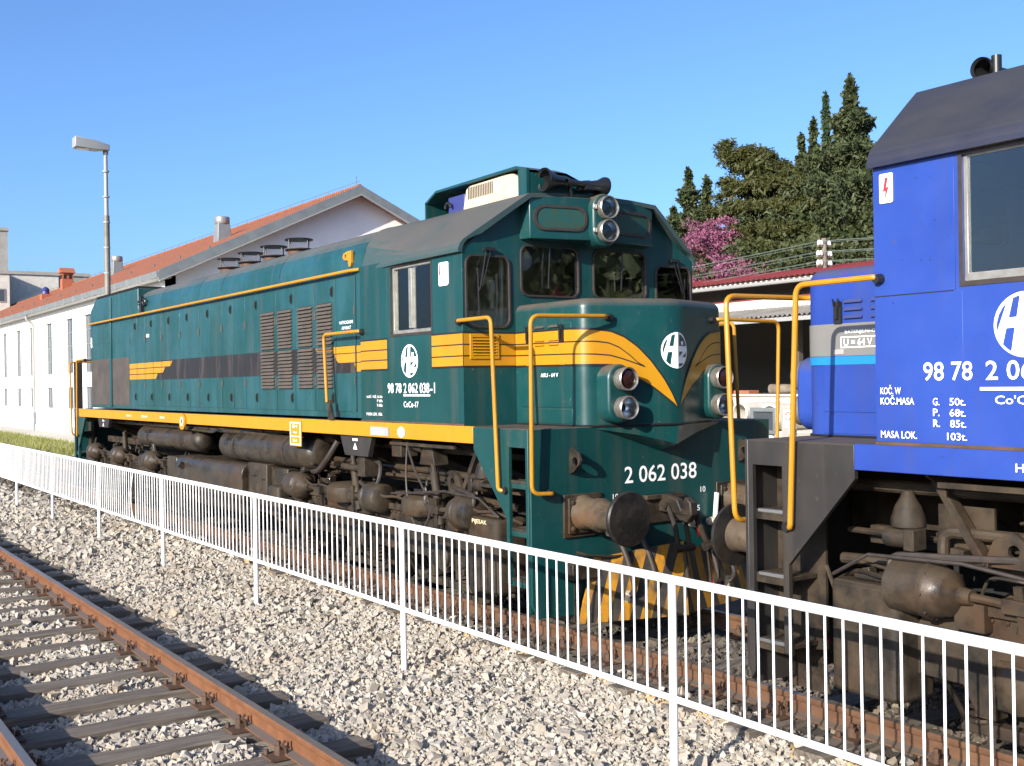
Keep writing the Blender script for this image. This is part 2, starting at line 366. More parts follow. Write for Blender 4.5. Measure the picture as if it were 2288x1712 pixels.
def leafmat(name, cols, trans=.25):
    mt, n, l, bs = newmat(name); g = geo(n)
    cr_ = n.new('ShaderNodeValToRGB'); e = cr_.color_ramp.elements
    e[0].color = rgb(cols[0]); e[1].color = rgb(cols[-1])
    for i, c in enumerate(cols[1:-1]): q = e.new((i + 1) / (len(cols) - 1)); q.color = rgb(c)
    l.new(g.outputs['Random Per Island'], cr_.inputs[0])
    ob = noise(n, l, g.outputs['Position'], .55, 3, .5); c = mix(n, l, ramp(n, l, ob, .4, .65, 0, .35), cr_.outputs[0], cols[-1])
    l.new(c, bs.inputs['Base Color']); bs.inputs['Roughness'].default_value = .6; bs.inputs['Specular IOR Level'].default_value = .3
    tl = n.new('ShaderNodeBsdfTranslucent'); l.new(c, tl.inputs[0]); ms = n.new('ShaderNodeMixShader'); ms.inputs[0].default_value = trans
    l.new(bs.outputs[0], ms.inputs[1]); l.new(tl.outputs[0], ms.inputs[2]); l.new(ms.outputs[0], n['Material Output'].inputs[0]); return mt
MT['cypress'] = leafmat('cypress foliage', [(.028, .040, .015), (.052, .068, .026), (.078, .090, .036)], .15)
MT['cypress_thin'] = leafmat('columnar cypress foliage', [(.035, .065, .030), (.060, .095, .042)], .15)
MT['pine'] = leafmat('pine needles', [(.030, .036, .009), (.054, .060, .015), (.080, .080, .022)], .2)
MT['shrub'] = leafmat('shrub leaves', [(.022, .032, .010), (.045, .056, .017), (.070, .078, .025)], .25)
MT['pink'] = leafmat('pink blossom', [(.26, .082, .150), (.35, .12, .205), (.22, .075, .13)], .3)
MT['grass'] = leafmat('grass blades', [(.13, .17, .035), (.22, .24, .06), (.30, .27, .10)], .3)
MT['ivy'] = leafmat('ivy leaves', [(.10, .16, .03), (.17, .24, .05)], .3)
def plowmat():
    mt, n, l, bs = newmat('yellow black hazard paint'); tc = n.new('ShaderNodeTexCoord'); sx = n.new('ShaderNodeSeparateXYZ'); l.new(tc.outputs['Object'], sx.inputs[0])
    v = math_(n, l, 'ADD', math_(n, l, 'ABSOLUTE', sx.outputs[1]), mul(n, l, sx.outputs[2], .34))
    f = math_(n, l, 'GREATER_THAN', math_(n, l, 'FRACT', mul(n, l, v, 1 / .19)), .52)
    g = geo(n); co = g.outputs['Position']
    c = mix(n, l, f, (.36, .16, .005), (.022, .019, .016)); c = mix(n, l, ramp(n, l, noise(n, l, co, 6, 5, .65), .42, .68, 0, .85), c, (.060, .046, .032))
    l.new(c, bs.inputs['Base Color']); bs.inputs['Roughness'].default_value = .6; return mt
MT['plow'] = plowmat()

# ------------------------------------------------------------------ lettering (one evaluation for all strings)
STR = ['98 78', '2 062 038', '-1', 'CoCo-17', 'KOČ. TEŽ. G 50t', 'P 68t', 'R 85t', 'MASA LOK. 103t', 'AKU - 64 V', '10', '5', 'VATROGASNI', 'APARAT', 'PIJESAK', 'FILTER', 'ULJE',
       '2 062', 'KOČ. W', 'KOČ.MASA', 'G.', '50t.', 'P.', '68t.', 'R.', '85t.', 'MASA LOK.', '103t.', "Co'Co'", 'HŽ', 'BATERIJE:Ni-Cd', 'U = 64 V', 'DIZALICA', '380 V', '50 A', '~', 'ZONA', 'OPASNOST', 'OD STRUJE']
GLY = {}
_tmp = []
for s_ in STR:
    cu_ = bpy.data.curves.new('t', 'FONT'); cu_.body = s_; cu_.size = 1; cu_.resolution_u = 3; cu_.offset = .009
    o_ = bpy.data.objects.new('t', cu_); COL.objects.link(o_); _tmp.append((s_, o_, cu_))
dg = bpy.context.evaluated_depsgraph_get()
for s_, o_, cu_ in _tmp:
    me_ = bpy.data.meshes.new_from_object(o_.evaluated_get(dg))
    vv = np.array([v.co[:2] for v in me_.vertices]); GLY[s_] = (vv, [tuple(p.vertices) for p in me_.polygons])
    bpy.data.meshes.remove(me_)
for s_, o_, cu_ in _tmp: bpy.data.objects.remove(o_); bpy.data.curves.remove(cu_)
def text(s_, h, wd, org, ux, uy, mat, parent, name='lettering', off=.005):
    vv, fs = GLY[s_]; a = vv.min(0); b = vv.max(0); sy = h / (b[1] - a[1]); sx = wd / (b[0] - a[0]) if wd else sy
    ux, uy = Vector(ux), Vector(uy); nn = ux.cross(uy); o = Vector(org) + nn * off
    mb = MB(); mb.add([o + ux * float((p[0] - a[0]) * sx) + uy * float((p[1] - a[1]) * sy) for p in vv], fs)
    return obj(name, mb, mat, parent, normals=False)
LOGO_CUT = [[(-.574, .69), (-.72, .53), (-.83, .33), (-.895, .1), (-.91, -.05), (-.895, -.19)],
    [(-.372, .82), (-.153, .894), (-.266, .24), (-.515, .228)], [(-.596, -.096), (-.33, -.079), (-.447, -.81), (-.58, -.72), (-.713, -.585)],
    [(.11, .885), (.09, .245), (.87, .25), (.76, .5), (.56, .71), (.34, .84)], [(.09, -.07), (.52, -.07), (.09, -.36)], [(.88, -.09), (.45, -.38), (.83, -.38)],
    [(.06, -.72), (.55, -.72), (.40, -.81), (.27, -.87), (.06, -.905)]]
LOGO_DOT = [(.29, .30), (.54, .30), (.54, .505), (.29, .505)]
def logo(mapf, wmat, cmat, parent):
    mb = MB()
    L = [(math.cos(R(90 + 180 * i / 20)), math.sin(R(90 + 180 * i / 20))) for i in range(21)]
    for sg in (1, -1): mb.add([mapf(p[0] * sg, p[1], .003) for p in L], [tuple(range(21))])
    k = len(LOGO_DOT)
    o = obj('emblem', mb, wmat, parent, normals=False)
    for c in LOGO_CUT: obj('emblem_ground', MB().add([mapf(p[0], p[1], .0045) for p in c], [tuple(range(len(c)))]), cmat, o, normals=False)
    mb = MB(); mb.add([mapf(p[0], p[1], .006) for p in LOGO_DOT], [(0, 1, 2, 3)]); obj('emblem_dot', mb, wmat, o, normals=False)

# ------------------------------------------------------------------ the locomotive (both engines are the same class; front headstock at local x = 0)
ZD = 1.767; XC = -1.02; WN = .823; XN = -.03; XV = .26; WC = 1.39; WH = 1.30
def nose_path(inset=0., r=.13):
    d2 = Vector((XV - XN, WN)).normalized(); c = Vector((XN, -WN))
    A = c + Vector((-1, 0)) * (r * .75); B = c + d2 * (r * .75); half = [Vector((XC, -WN)), Vector((XC + .4, -WN)), A]
    for j in range(1, 8):
        t = j / 8; half.append(A * (1 - t) ** 2 + c * 2 * t * (1 - t) + B * t * t)
    half += [B] + [B + (Vector((XV, 0)) - B) * k / 6 for k in range(1, 6)]
    full = half + [Vector((XV, 0))] + [Vector((p.x, -p.y)) for p in half[::-1]]
    if not inset: return full
    out = []
    for i, p in enumerate(full):
        a = full[max(i - 1, 0)]; b = full[min(i + 1, len(full) - 1)]; t = (b - a).normalized(); nrm = Vector((-t.y, t.x)); k = inset
        if i == len(full) // 2: nrm = Vector((-1, 0)); k = inset * 1.056
        out.append(p + nrm * k)
    return out
NP = nose_path(); NL = [0.]
for i in range(1, len(NP)): NL.append(NL[-1] + (NP[i] - NP[i - 1]).length)
NTOT = NL[-1]; NMID = NTOT / 2
def nose_at(s, z, off):
    s = min(max(s, 0), NTOT)
    for i in range(1, len(NP)):
        if s <= NL[i] + 1e-9: break
    t = (s - NL[i - 1]) / (NL[i] - NL[i - 1]); p = NP[i - 1].lerp(NP[i], t); d = (NP[i] - NP[i - 1]).normalized(); nn = Vector((d.y, -d.x))
    return Vector((p.x + nn.x * off, p.y + nn.y * off, z))
def s_y(y): return NMID + y * math.hypot(1, (XV - XN) / WN)     # face of the V
def s_x(x): return x - XC                                           # left flank
def interp(pts, s):
    for (a, za), (b, zb) in zip(pts, pts[1:]):
        if s <= b: return za + (zb - za) * (s - a) / (b - a)
    return pts[-1][1]
def nose_strip(top, bot, off, mb, n=60):
    s0, s1 = max(top[0][0], bot[0][0]), min(top[-1][0], bot[-1][0]); rows = []
    for i in range(n + 1):
        s = s0 + (s1 - s0) * i / n; rows.append((nose_at(s, interp(bot, s), off), nose_at(s, interp(top, s), off)))
    vs = [p for r_ in rows for p in r_]; mb.add(vs, [(2 * i, 2 * i + 2, 2 * i + 3, 2 * i + 1) for i in range(n)])
def nose_line(pts, wd, off, mb, n=60):
    nose_strip([(s, z + wd / 2) for s, z in pts], [(s, z - wd / 2) for s, z in pts], off, mb, n)

def hood_prof(dy=0., dz=0.):
    pr = [(-WH - dy, 1.80)]
    for j in range(9):
        a = R(90 * j / 8); pr.append((-.95 - (.35 + dy) * math.cos(a), 3.465 + (.35 + dz) * math.sin(a)))
    pr += [(-.45, 3.845 + dz), (0, 3.855 + dz)]
    return pr + [(-y, z) for y, z in pr[::-1][1:]]
DOORX = [-12.016, -11.56, -11.095, -10.64, -10.187, -9.73, -9.276, -8.845, -8.414, -7.936, -7.458, -7.015, -6.572, -6.091, -5.525, -4.958, -4.39, -3.825, -3.34]
LOUV = [(-6.007, -5.585), (-5.453, -5.035), (-4.851, -4.444), (-4.31, -3.912)]

def lens_lamp(parent, c, r, red=False, name='headlight'):
    """round lamp facing +x; c = centre of its front rim"""
    c = Vector(c)
    h = obj(name, MB().lathe(c + Vector((-.13, 0, 0)), (1, 0, 0), [(0, r * .9), (.10, r * 1.02), (.125, r * 1.02), (.135, r * .95), (.128, r * .86), (.09, r * .84)], 28, cap=False), MT['lamp_rim'], parent)
    if red: obj('lens', MB().lathe(c + Vector((-.02, 0, 0)), (1, 0, 0), [(0, r * .86), (.012, r * .6), (.02, .001)], 24), MT['lens_red'], h)
    else:
        obj('reflector', MB().lathe(c + Vector((-.105, 0, 0)), (1, 0, 0), [(0, .012), (.006, r * .3), (.03, r * .6), (.085, r * .85)], 28, cap=False), MT['chrome'], h)
        None and obj('bulb', MB().lathe(c + Vector((-.10, 0, 0)), (1, 0, 0), [(0, .014), (.03, .016), (.045, .004)], 10), MT['lens'], h)
        obj('lens', MB().lathe(c + Vector((-.012, 0, 0)), (1, 0, 0), [(0, r * .85), (.008, r * .5), (.011, .001)], 24, cap=False), MT['lens'], h)
    return h

def bogie(root, xs, sgn):
    """three axle bogie: wheels, side frames, axle boxes, springs, brake gear"""
    cx = xs[1]
    fr_src = None
    for s in (-1, 1):
        y0, y1 = s * 1.05, s * 1.17
        x0, x1 = min(xs) - .72, max(xs) + .72
        prof = [(x0, .60), (x0 + .12, .82), (x0 + .55, .90), (x1 - .55, .90), (x1 - .12, .82), (x1, .60), (x1 - .08, .46)]
        for x in sorted(xs, reverse=True): prof += [(x + .36, .46), (x + .27, .30), (x + .165, .30), (x + .165, .60), (x - .165, .60), (x - .165, .30), (x - .27, .30), (x - .36, .46)]
        prof += [(x0 + .08, .46)]
        holes = [rrect(x + d, .70, .15, .12, .04, 3) for x in xs for d in (.52, .72) if x0 + .4 < x + d < x1 - .3]
        obj('bogie_frame', MB().plate(prof, holes, 'y', min(y0, y1), max(y0, y1)), MT['gear'], root, bevel=.012)
        mb = MB()
        for x in xs:
            mb.box(x - .14, x + .14, s * 1.16 - .09, s * 1.16 + .09, .36, .62)
        for x in xs:
            ab = obj('axle_box', MB().box(x - .15, x + .15, min(s * 1.0, s * 1.2), max(s * 1.0, s * 1.2), .37, .64), MT['gear'], root, bevel=.02)
            obj('axle_cover', MB().lathe((x, s * 1.19, .508), (0, s, 0), [(0, .13), (.04, .13), (.06, .10), (.065, .03)], 16), MT['gear2'], ab)
            for d in (-.28, .28):
                cs = []
                for k in range(40):
                    a = 2 * math.pi * k / 8; cs.append((x + d + .062 * math.cos(a), s * 1.10 + .062 * math.sin(a), .26 + .20 * k / 39))
                obj('coil_spring', MB().tube(cs, .015, 5), MT['gear'], root)
            obj('equaliser', MB().prism([(x - .42, .20), (x + .42, .20), (x + .36, .27), (x - .36, .27)], 'y', min(s * 1.05, s * 1.15), max(s * 1.05, s * 1.15)), MT['gear'], root, bevel=.01)
            # brake shoe and hanger ahead of each wheel
            for d in (-.56, .56):
                mb = MB(); rr = .525
                arc = [(x + math.copysign(1, d) * (rr + .0) * math.cos(R(t)), .508 + rr * math.sin(R(t))) for t in (-28, -14, 0, 14)]
                arc2 = [(x + math.copysign(1, d) * (rr + .07) * math.cos(R(t)), .508 + (rr + .07) * math.sin(R(t))) for t in (14, 0, -14, -28)]
                mb.prism(arc + arc2, 'y', min(s * .70, s * .80), max(s * .70, s * .80)); mb.bar((x + d * 1.12, s * .86, .50), (x + d * 1.02, s * .86, .92), .05, .06, (0, 1, 0))
                mb.cyl((x + d * 1.10, s * .70, .42), (x + d * 1.10, s * .98, .42), .028, n=8)
                obj('brake_shoe', mb, MT['gear'], root)
            obj('sand_pipe', MB().tube(fillet([(x + .62, s * 1.0, .78), (x + .62, s * .98, .45), (x + .56, s * .80, .10)], .12), .018, 6), MT['gear'], root)
    for x in xs:
        for s in (-1, 1):
            y = s * .7525
            prof = [(-.07, .16), (-.075, .50), (-.068, .515), (.055, .508), (.065, .500), (.068, .445), (.03, .425), (.012, .25), (.03, .17), (.10, .15)]
            obj('wheel', MB().lathe((x, y, .508), (0, s, 0), prof, 36), MT['gear'], root)
        obj('axle', MB().cyl((x, -.72, .508), (x, .72, .508), .085, n=12), MT['gear'], root)
        obj('traction_motor', MB().lathe((x + .55 * sgn, -.5, .55), (0, 1, 0), [(0, .30), (.05, .36), (.95, .36), (1.0, .30)], 18), MT['gear'], root)

def build_loco(C):
    root = empty('locomotive', C['loc'], C['label'], 'locomotive', rz=C['rz'])
    P = lambda name, mb, mat, par=root, **k: obj(name, mb, MT[mat] if isinstance(mat, str) else mat, par, **k)
    body, hood, roofm, pilot, sill = C['body'], C['hood'], C['roof'], C['pilot'], C['sill']
    NS = C['near']                                                       # local side that faces the camera (-1 or +1)
    # --- underframe
    P('deck_plate', MB().box(-15.62, -.02, -1.385, 1.385, 1.735, ZD), 'dark_pilot', bevel=.004)
    fr = P('underframe', MB().box(-15.3, -.05, -.42, .42, 1.10, 1.73), 'gear')
    for k in range(15): P('frame_bracket', MB().prism([(-.40, 1.20), (-1.32, 1.60), (-1.32, 1.73), (-.40, 1.73)], 'x', -1.3 - k * .97, -1.28 - k * .97), 'gear'); P('frame_bracket', MB().prism([(.40, 1.20), (1.32, 1.60), (1.32, 1.73), (.40, 1.73)], 'x', -1.3 - k * .97, -1.28 - k * .97), 'gear')
    for s in (-1, 1):
        P('side_sill', MB().box(-15.27, -.868, min(s * 1.37, s * 1.402), max(s * 1.37, s * 1.402), 1.62, ZD + .004), sill, bevel=.004); P('deck_angle', MB().box(-3.06, XC, min(s * 1.39, s * 1.399), max(s * 1.39, s * 1.399), ZD + .005, ZD + .022), 'clip')
    # --- headstocks, pilot, steps (front and rear)
    for e in (0, 1):
        X = (lambda x: x) if e == 0 else (lambda x: -15.70 - x)
        def pr(poly, axis, a, b, mb=None):
            mb = mb or MB()
            if axis == 'y': poly = [(X(p[0]), p[1]) for p in poly]
            if axis == 'x': a, b = X(a), X(b)
            if axis == 'z': poly = [(X(p[0]), p[1]) for p in poly]
            return mb.prism(poly, axis, a, b)
        hs = P('headstock', pr([(-1.395, ZD), (-1.395, .33), (-1.335, .21), (-.84, .19), (-.84, .58), (.84, .58), (.84, .19), (1.335, .21), (1.395, .33), (1.395, ZD)], 'x', -.03, 0), pilot, bevel=.006)
        for s in (-1, 1):
            ya, yb = s * 1.362, s * 1.398
            P('step_plate', pr([(-.866, ZD - .002), (-.866, 1.566), (-.36, 1.01), (-.36, .46), (-.315, .46), (-.315, 1.61), (-.07, 1.61), (-.07, .30), (-.032, .24), (-.032, ZD - .002)], 'y', ya, yb), pilot, bevel=.004)
            for z in (1.30, .90, .48):
                st = MB(); x0, x1 = sorted((X(-.355), X(-.06))); st.box(x0, x1, min(s * 1.14, s * 1.372), max(s * 1.14, s * 1.372), z, z + .028); st.box(x0, x1, min(s * 1.345, s * 1.372), max(s * 1.345, s * 1.372), z - .035, z)
                sp_ = P('step', st, 'gear2' if C['dark'] else pilot, bevel=.003); P('tread_edge', MB().box(x0 + .03, x1 - .03, min(s * 1.335, s * 1.376), max(s * 1.335, s * 1.376), z + .012, z + .034), 'steel' if C['dark'] else 'gear2', sp_, bevel=.003)
            P('step_back', pr([(-.42, 1.70), (-.42, .46), (-.03, .40), (-.03, 1.70)], 'y', s * 1.13, s * 1.11), 'gear')
            # buffer
            x = X(0); dx = 1 if e == 0 else -1; y = s * .875; z = 1.05
            bf = P('buffer', MB().lathe((x + dx * .02, y, z), (dx, 0, 0), [(0, .15), (.02, .150), (.06, .132), (.20, .128), (.215, .140), (.25, .140), (.262, .122), (.50, .115), (.56, .125), (.60, .125)], 26), 'buffer')
            P('buffer_head', MB().lathe((x + dx * .585, y, z), (dx, 0, 0), [(0, .18), (.012, .221), (.035, .222), (.048, .212), (.058, .12), (.062, .001)], 36), 'grease', bf)
            P('mounting_plate', MB().box(*sorted((x, x + dx * .022)), y - .20, y + .20, z - .20, z + .16).box(*sorted((x + dx * .022, x + dx * .045)), y - .165, y + .165, z - .165, z + .13), 'gear2', bf, bevel=.005)
            bb = MB()
            for a_ in (-.13, .13):
                for b_ in (-.125, .095): bb.bolt((x + dx * .045, y + a_, z + b_), (dx, 0, 0), .022, .024)
            for k in range(10):
                a_ = 2 * math.pi * k / 10; bb.bolt((x + dx * .632, y + .135 * math.cos(a_), z + .135 * math.sin(a_)), (dx, 0, 0), .011, .010); bb.bolt((x + dx * .60, y + .168 * math.cos(a_), z + .168 * math.sin(a_)), (-dx, 0, 0), .014, .014)
            P('bolts', bb, 'gear', bf)
            # lifting lug
            if True:
                pol = [(0, 1.38), (.06, 1.40), (.135, 1.47), (.145, 1.50), (.12, 1.56), (.02, 1.60), (0, 1.58)]
                lg = MB(); pp = [(X(p[0]), p[1]) for p in pol]; hl = [(X(p[0]), p[1]) for p in circ(.078, 1.485, .038, 14)]
                lg.plate(pp, [hl], 'y', s * .985 - .014, s * .985 + .014); P('lifting_lug', lg, pilot if C['dark'] else 'gear2', bevel=.003)
            # corner lower casting with hose shelf
            P('rail_guard', pr([(-.78, .64), (-.78, .50), (-1.05, .50), (-1.05, .64)] if s < 0 else [(.78, .64), (.78, .50), (1.05, .50), (1.05, .64)], 'x', 0, .10), 'gear', bevel=.01)
        # drawgear
        dx = 1 if e == 0 else -1; x = X(0)
        hk = P('drawhook', MB().plate([(X(p[0]), p[1]) for p in [(0, 1.0), (.20, 1.0), (.30, .93), (.38, .93), (.44, 1.0), (.43, 1.10), (.36, 1.15), (.33, 1.10), (.36, 1.04), (.31, 1.03), (.26, 1.12), (.10, 1.15), (0, 1.13)]], [], 'y', -.04, .04), 'gear', bevel=.012)
        P('hook_plate', MB().box(*sorted((x, x + dx * .03)), -.20, .22, .90, 1.15).box(*sorted((x, x + dx * .07)), -.21, .23, 1.11, 1.15), 'gear2', hk, bevel=.005)
        lk = MB()
        for s in (-1, 1): lk.tube(fillet([(X(.16), s * .055, 1.06), (X(.27), s * .065, .88), (X(.30), s * .065, .70)], .06), .022, 8)
        lk.cyl((X(.15), -.09, 1.06), (X(.15), .09, 1.06), .03); lk.cyl((X(.30), -.11, .70), (X(.30), .11, .70), .032); lk.cyl((X(.30), 0, .70), (X(.33), .02, .40), .022)
        P('screw_coupling', lk, 'gear', hk)
        lk = MB(); lk.tube(fillet([(X(.30), .13, 1.0), (X(.34), .17, .85), (X(.36), .20, .74), (X(.36), .30, .70)], .05), .026, 8); lk.cyl((X(.35), .20, .70), (X(.35), .33, .72), .045, n=10); lk.cyl((X(.35), .22, .72), (X(.36), .25, .42), .010, n=6); lk.lathe((X(.36), .25, .44), (0, .05, -1), [(0, .01), (.06, .018), (.13, .012)], 8)
        P('coupling_link', lk, 'gear', hk)
        # air hoses with coupling heads and cocks
        for (y, yy, col) in ((-.36, -.30, 'white_print'), (-.60, -.55, 'cream'), (.36, .42, 'red_print'), (.58, .62, 'white_print')):
            hs_ = P('air_hose', MB().tube(fillet([(X(.03), y, .86), (X(.13), y, .86), (X(.22), yy, .62), (X(.26), yy + .03, .40), (X(.20), yy + .02, .33)], .10), .024, 8), 'rubber')
            P('hose_coupling', MB().cyl((X(.20), yy + .02, .36), (X(.165), yy + .02, .29), .036, .030, 10), 'cream' if col != 'red_print' else 'red_print', hs_)
            P('cock', MB().cyl((X(.0), y, .86), (X(.09), y, .86), .034, n=10).box(*sorted((X(.03), X(.07))), y - .04, y + .04, .83, .90), 'cream', hs_, bevel=.006)
            P('cock_handle', MB().bar((X(.06), y + .03, .90), (X(.07), y + .045, 1.12 if col != 'red_print' else .74), .022, .035, (1, 0, 0)), col, hs_)
        P('jumper_pipe', MB().tube(fillet([(X(.02), -.95, .72), (X(.08), -.9, .70), (X(.12), -.6, .66), (X(.1), -.3, .70)], .1), .014, 6), 'gear')
        # obstacle deflector
        pl = MB(); A, B_, C_ = (X(.05), -.97), (X(.30), 0), (X(.05), .97)
        for (p, q) in ((A, B_), (B_, C_)):
            tz = [(p[1], .70), (q[1], .76)]
            t_ = .02 * dx
            vs = [(p[0], p[1], .13), (q[0] + .05 * dx, q[1], .13), (q[0], q[1], .76), (p[0], p[1] * .80, .66)]
            vs += [(a_ - t_, b_, c_) for a_, b_, c_ in vs]
            pl.add(vs, [(0, 1, 2, 3), (7, 6, 5, 4), (0, 4, 5, 1), (1, 5, 6, 2), (2, 6, 7, 3), (3, 7, 4, 0)])
        P('obstacle_deflector', pl, 'plow' if not C['dark'] else 'dark_pilot')
        for s in (-1, 1): P('deflector_cheek', MB().prism([(X(.05), .13), (X(.05), .62), (X(-.22), .62), (X(-.30), .13)], 'y', s * .97, s * .955), 'gear2')
    # --- nose (short hood)
    rings = [[(p.x, p.y, ZD - .01) for p in NP]] + [[(p.x, p.y, z) for p in NP] for z in (2.2, 2.78)]
    for j in range(1, 8):
        a = R(90 * j / 7); ins = .085 * (1 - math.cos(a)); rings.append([(p.x, p.y, 2.78 + .085 * math.sin(a)) for p in nose_path(ins)])
    nose = P('short_hood', MB().loft(rings, closed=False, caps=(False, True)), body, angle=40)
    # chin below the V
    b0 = [(0.002, -.72, 1.75), (.16, -.27, ZD), (XV, 0, ZD), (.16, .27, ZD), (.002, .72, 1.75)]
    b0 = [(0.002, -.735, ZD), (.13, -.35, ZD), (XV - .004, 0, ZD), (.13, .35, ZD), (.002, .735, ZD)]
    b1 = [(0.002, -.70, 1.745), (.125, -.34, 1.685), (XV - .02, 0, 1.60), (.125, .34, 1.685), (.002, .70, 1.745)]
    b2 = [(0.002, -.60, 1.72), (.002, -.34, 1.64), (.002, 0, 1.53), (.002, .34, 1.64), (.002, .60, 1.72)]
    P('chin', MB().loft([b0, b1, b2], closed=False), pilot if not C['dark'] else body, nose, angle=30)
    lip = [nose_at(s, ZD + .006, .006) for s in np.linspace(.02, NTOT - .02, 70)]
    P('nose_lip', MB().tube(lip, .011, 6), 'black', nose)
    for s in (-1, 1):                                                    # battery box doors in the flanks
        for (a, b) in ((-.93, -.17),):
            P('battery_door', MB().box(a, b, min(s * WN, s * (WN + .006)), max(s * WN, s * (WN + .006)), 1.93, 2.66), body, nose, bevel=.002)
            P('battery_sill_panel', MB().box(a, b, min(s * WN, s * (WN + .004)), max(s * WN, s * (WN + .004)), 1.79, 1.915), body, nose, bevel=.002)
        for x in (-.80, -.30):
            lt = MB().box(x - .03, x + .03, min(s * .826, s * .845), max(s * .826, s * .845), 2.50, 2.64); lt.box(x - .012, x + .012, min(s * .84, s * .862), max(s * .84, s * .862), 2.53, 2.61); lt.tube([(x - .02, s * .85, 2.61), (x - .02, s * .862, 2.66)], .006, 5); lt.tube([(x + .02, s * .85, 2.61), (x + .02, s * .862, 2.66)], .006, 5)
            P('door_latch', lt, 'black', nose)
            P('hinge', MB().box(x - .04, x + .04, min(s * .828, s * .838), max(s * .828, s * .838), 2.30, 2.335), 'stripe' if not C['dark'] else 'pale_grey', nose, bevel=.003)
        for x in (-.63, -.42):
            for z in (2.63, 2.515, 2.475) if not C['dark'] else (2.63, 2.58, 2.53):
                P('vent_louvre', MB().prism([(s * .828, z + .022), (s * .848, z), (s * .828, z)], 'x', x - .07, x + .07), ('stripe' if z < 2.6 else body) if not C['dark'] else body, nose)
    # nose lamps in twin pods
    for s in (-1, 1):
        pod = P('lamp_pod', MB().prism(rrect(s * .575, 2.045, .255, .50, .125, 7), 'x', -.10, .175), body, bevel=.02)
        lens_lamp(pod, (.27, s * .558, 2.168), .100, red=True, name='marker_light'); lens_lamp(pod, (.27, s * .558, 1.925), .100)
    # --- cab
    wf = [(-1.1225, 2.98, .465, .64, .08), (-.424, 3.188, .662, .465, .08), (.424, 3.188, .662, .465, .08), (1.1225, 2.98, .465, .64, .08)]
    cab = P('cab', MB().plate([(-WC, ZD), (-WC, 3.36), (-.76, 3.84), (.76, 3.84), (WC, 3.36), (WC, ZD)], [rrect(*q[:4], q[4]) for q in wf], 'x', XC - .03, XC), body)
    for q in wf:
        gk = P('window_gasket', MB().plate(rrect(q[0], q[1], q[2] + .022, q[3] + .022, q[4] + .011), [rrect(q[0], q[1], q[2] - .018, q[3] - .018, q[4] - .009)], 'x', XC - .02, XC + .016), 'rubber', cab, bevel=.004)
        P('window_pane', MB().prism(rrect(q[0], q[1], q[2], q[3], q[4]), 'x', XC - .012, XC - .006), 'glass', gk)
    for s in (-1, 1):
        ys = (s * (WC - .03), s * WC)
        P('cab_side', MB().plate([(-3.06, ZD), (XC - .001, ZD), (XC - .001, 3.38), (-3.06, 3.38)], [rect(-2.37, -1.58, 2.645, 3.31)], 'y', *ys), body, cab)
        mo_ = 0 if C['aircon'] else .04
        wd = P('side_window', MB().plate(rect(-2.372, -1.578, 2.643, 3.312), [rect(-2.345, -1.605, 2.68, 3.285) if C['aircon'] else rect(-2.362, -1.600, 2.69, 3.298)], 'y', s * (WC - .05), s * (WC - .018)), 'alu', cab, bevel=.003)
        P('window_mullion', MB().box(-2.03 + mo_, -1.97 + mo_, min(s * (WC - .052), s * (WC - .008)), max(s * (WC - .052), s * (WC - .008)), 2.692, 3.272), 'alu', wd, bevel=.003)
        P('window_pane', MB().box(-2.36, -2.029 + mo_, min(s * (WC - .046), s * (WC - .04)), max(s * (WC - .046), s * (WC - .04)), 2.67, 3.30), 'glass', wd)
        P('window_pane', MB().box(-1.971 + mo_, -1.602, min(s * (WC - .034), s * (WC - .028)), max(s * (WC - .034), s * (WC - .028)), 2.67, 3.30), 'glass', wd)
        P('window_seal', MB().plate(rect(-2.39, -1.56, 2.62, 3.335), [rect(-2.368, -1.582, 2.647, 3.308)], 'y', s * WC, s * (WC + .005)), 'rubber', wd)
        P('cab_panel', MB().box(-3.05, -2.455, min(s * WC, s * (WC + .002)), max(s * WC, s * (WC + .002)), 1.79, 3.34), body, cab, bevel=.002)
        for (za, zb) in (((1.79, 3.345),) if C['aircon'] else ((1.79, 2.600), (2.606, 3.345))): P('cab_panel', MB().box(-1.575 if za < 2 else -1.535, XC - .002, min(s * WC, s * (WC + .002)), max(s * WC, s * (WC + .002)), za, zb), body, cab, bevel=.001)
        if not C['aircon']: P('panel_seam', MB().box(-1.52, XC - .002, min(s * WC, s * (WC + .001)), max(s * WC, s * (WC + .001)), 2.600, 2.606).box(-1.536, -1.528, min(s * WC, s * (WC + .0015)), max(s * WC, s * (WC + .0015)), 2.606, 3.34), 'void', cab)
        gr = P('vent_grille', MB().plate(rect(s * 1.17 - .155, s * 1.17 + .155, 2.368, 2.592), [rect(s * 1.17 - .125, s * 1.17 + .125, 2.398, 2.562)], 'x', XC, XC + .014), 'stripe' if not C['dark'] else body, cab, bevel=.003)
        P('grille_back', MB().box(XC + .001, XC + .003, s * 1.17 - .125, s * 1.17 + .125, 2.398, 2.562), 'void', gr)
        for k in range(6): P('grille_slat', MB().prism([(XC + .003, 2.408 + k * .027), (XC + .02, 2.402 + k * .027), (XC + .02, 2.408 + k * .027), (XC + .003, 2.422 + k * .027)], 'y', s * 1.17 - .125, s * 1.17 + .125), 'stripe' if not C['dark'] else body, gr)
        # wipers
        wp = MB(); y = s * 1.12; wp.tube([(XC + .03, y + .03 * s, 3.36), (XC + .05, y + .11 * s, 3.02), (XC + .035, y + .12 * s, 2.98)], .008, 5); wp.tube([(XC + .03, y - .02 * s, 3.36), (XC + .05, y + .09 * s, 3.02)], .006, 5); wp.tube([(XC + .035, y + .13 * s, 3.18), (XC + .03, y + .115 * s, 2.72)], .008, 5); wp.box(XC, XC + .045, y - .05, y + .06, 3.345, 3.375)
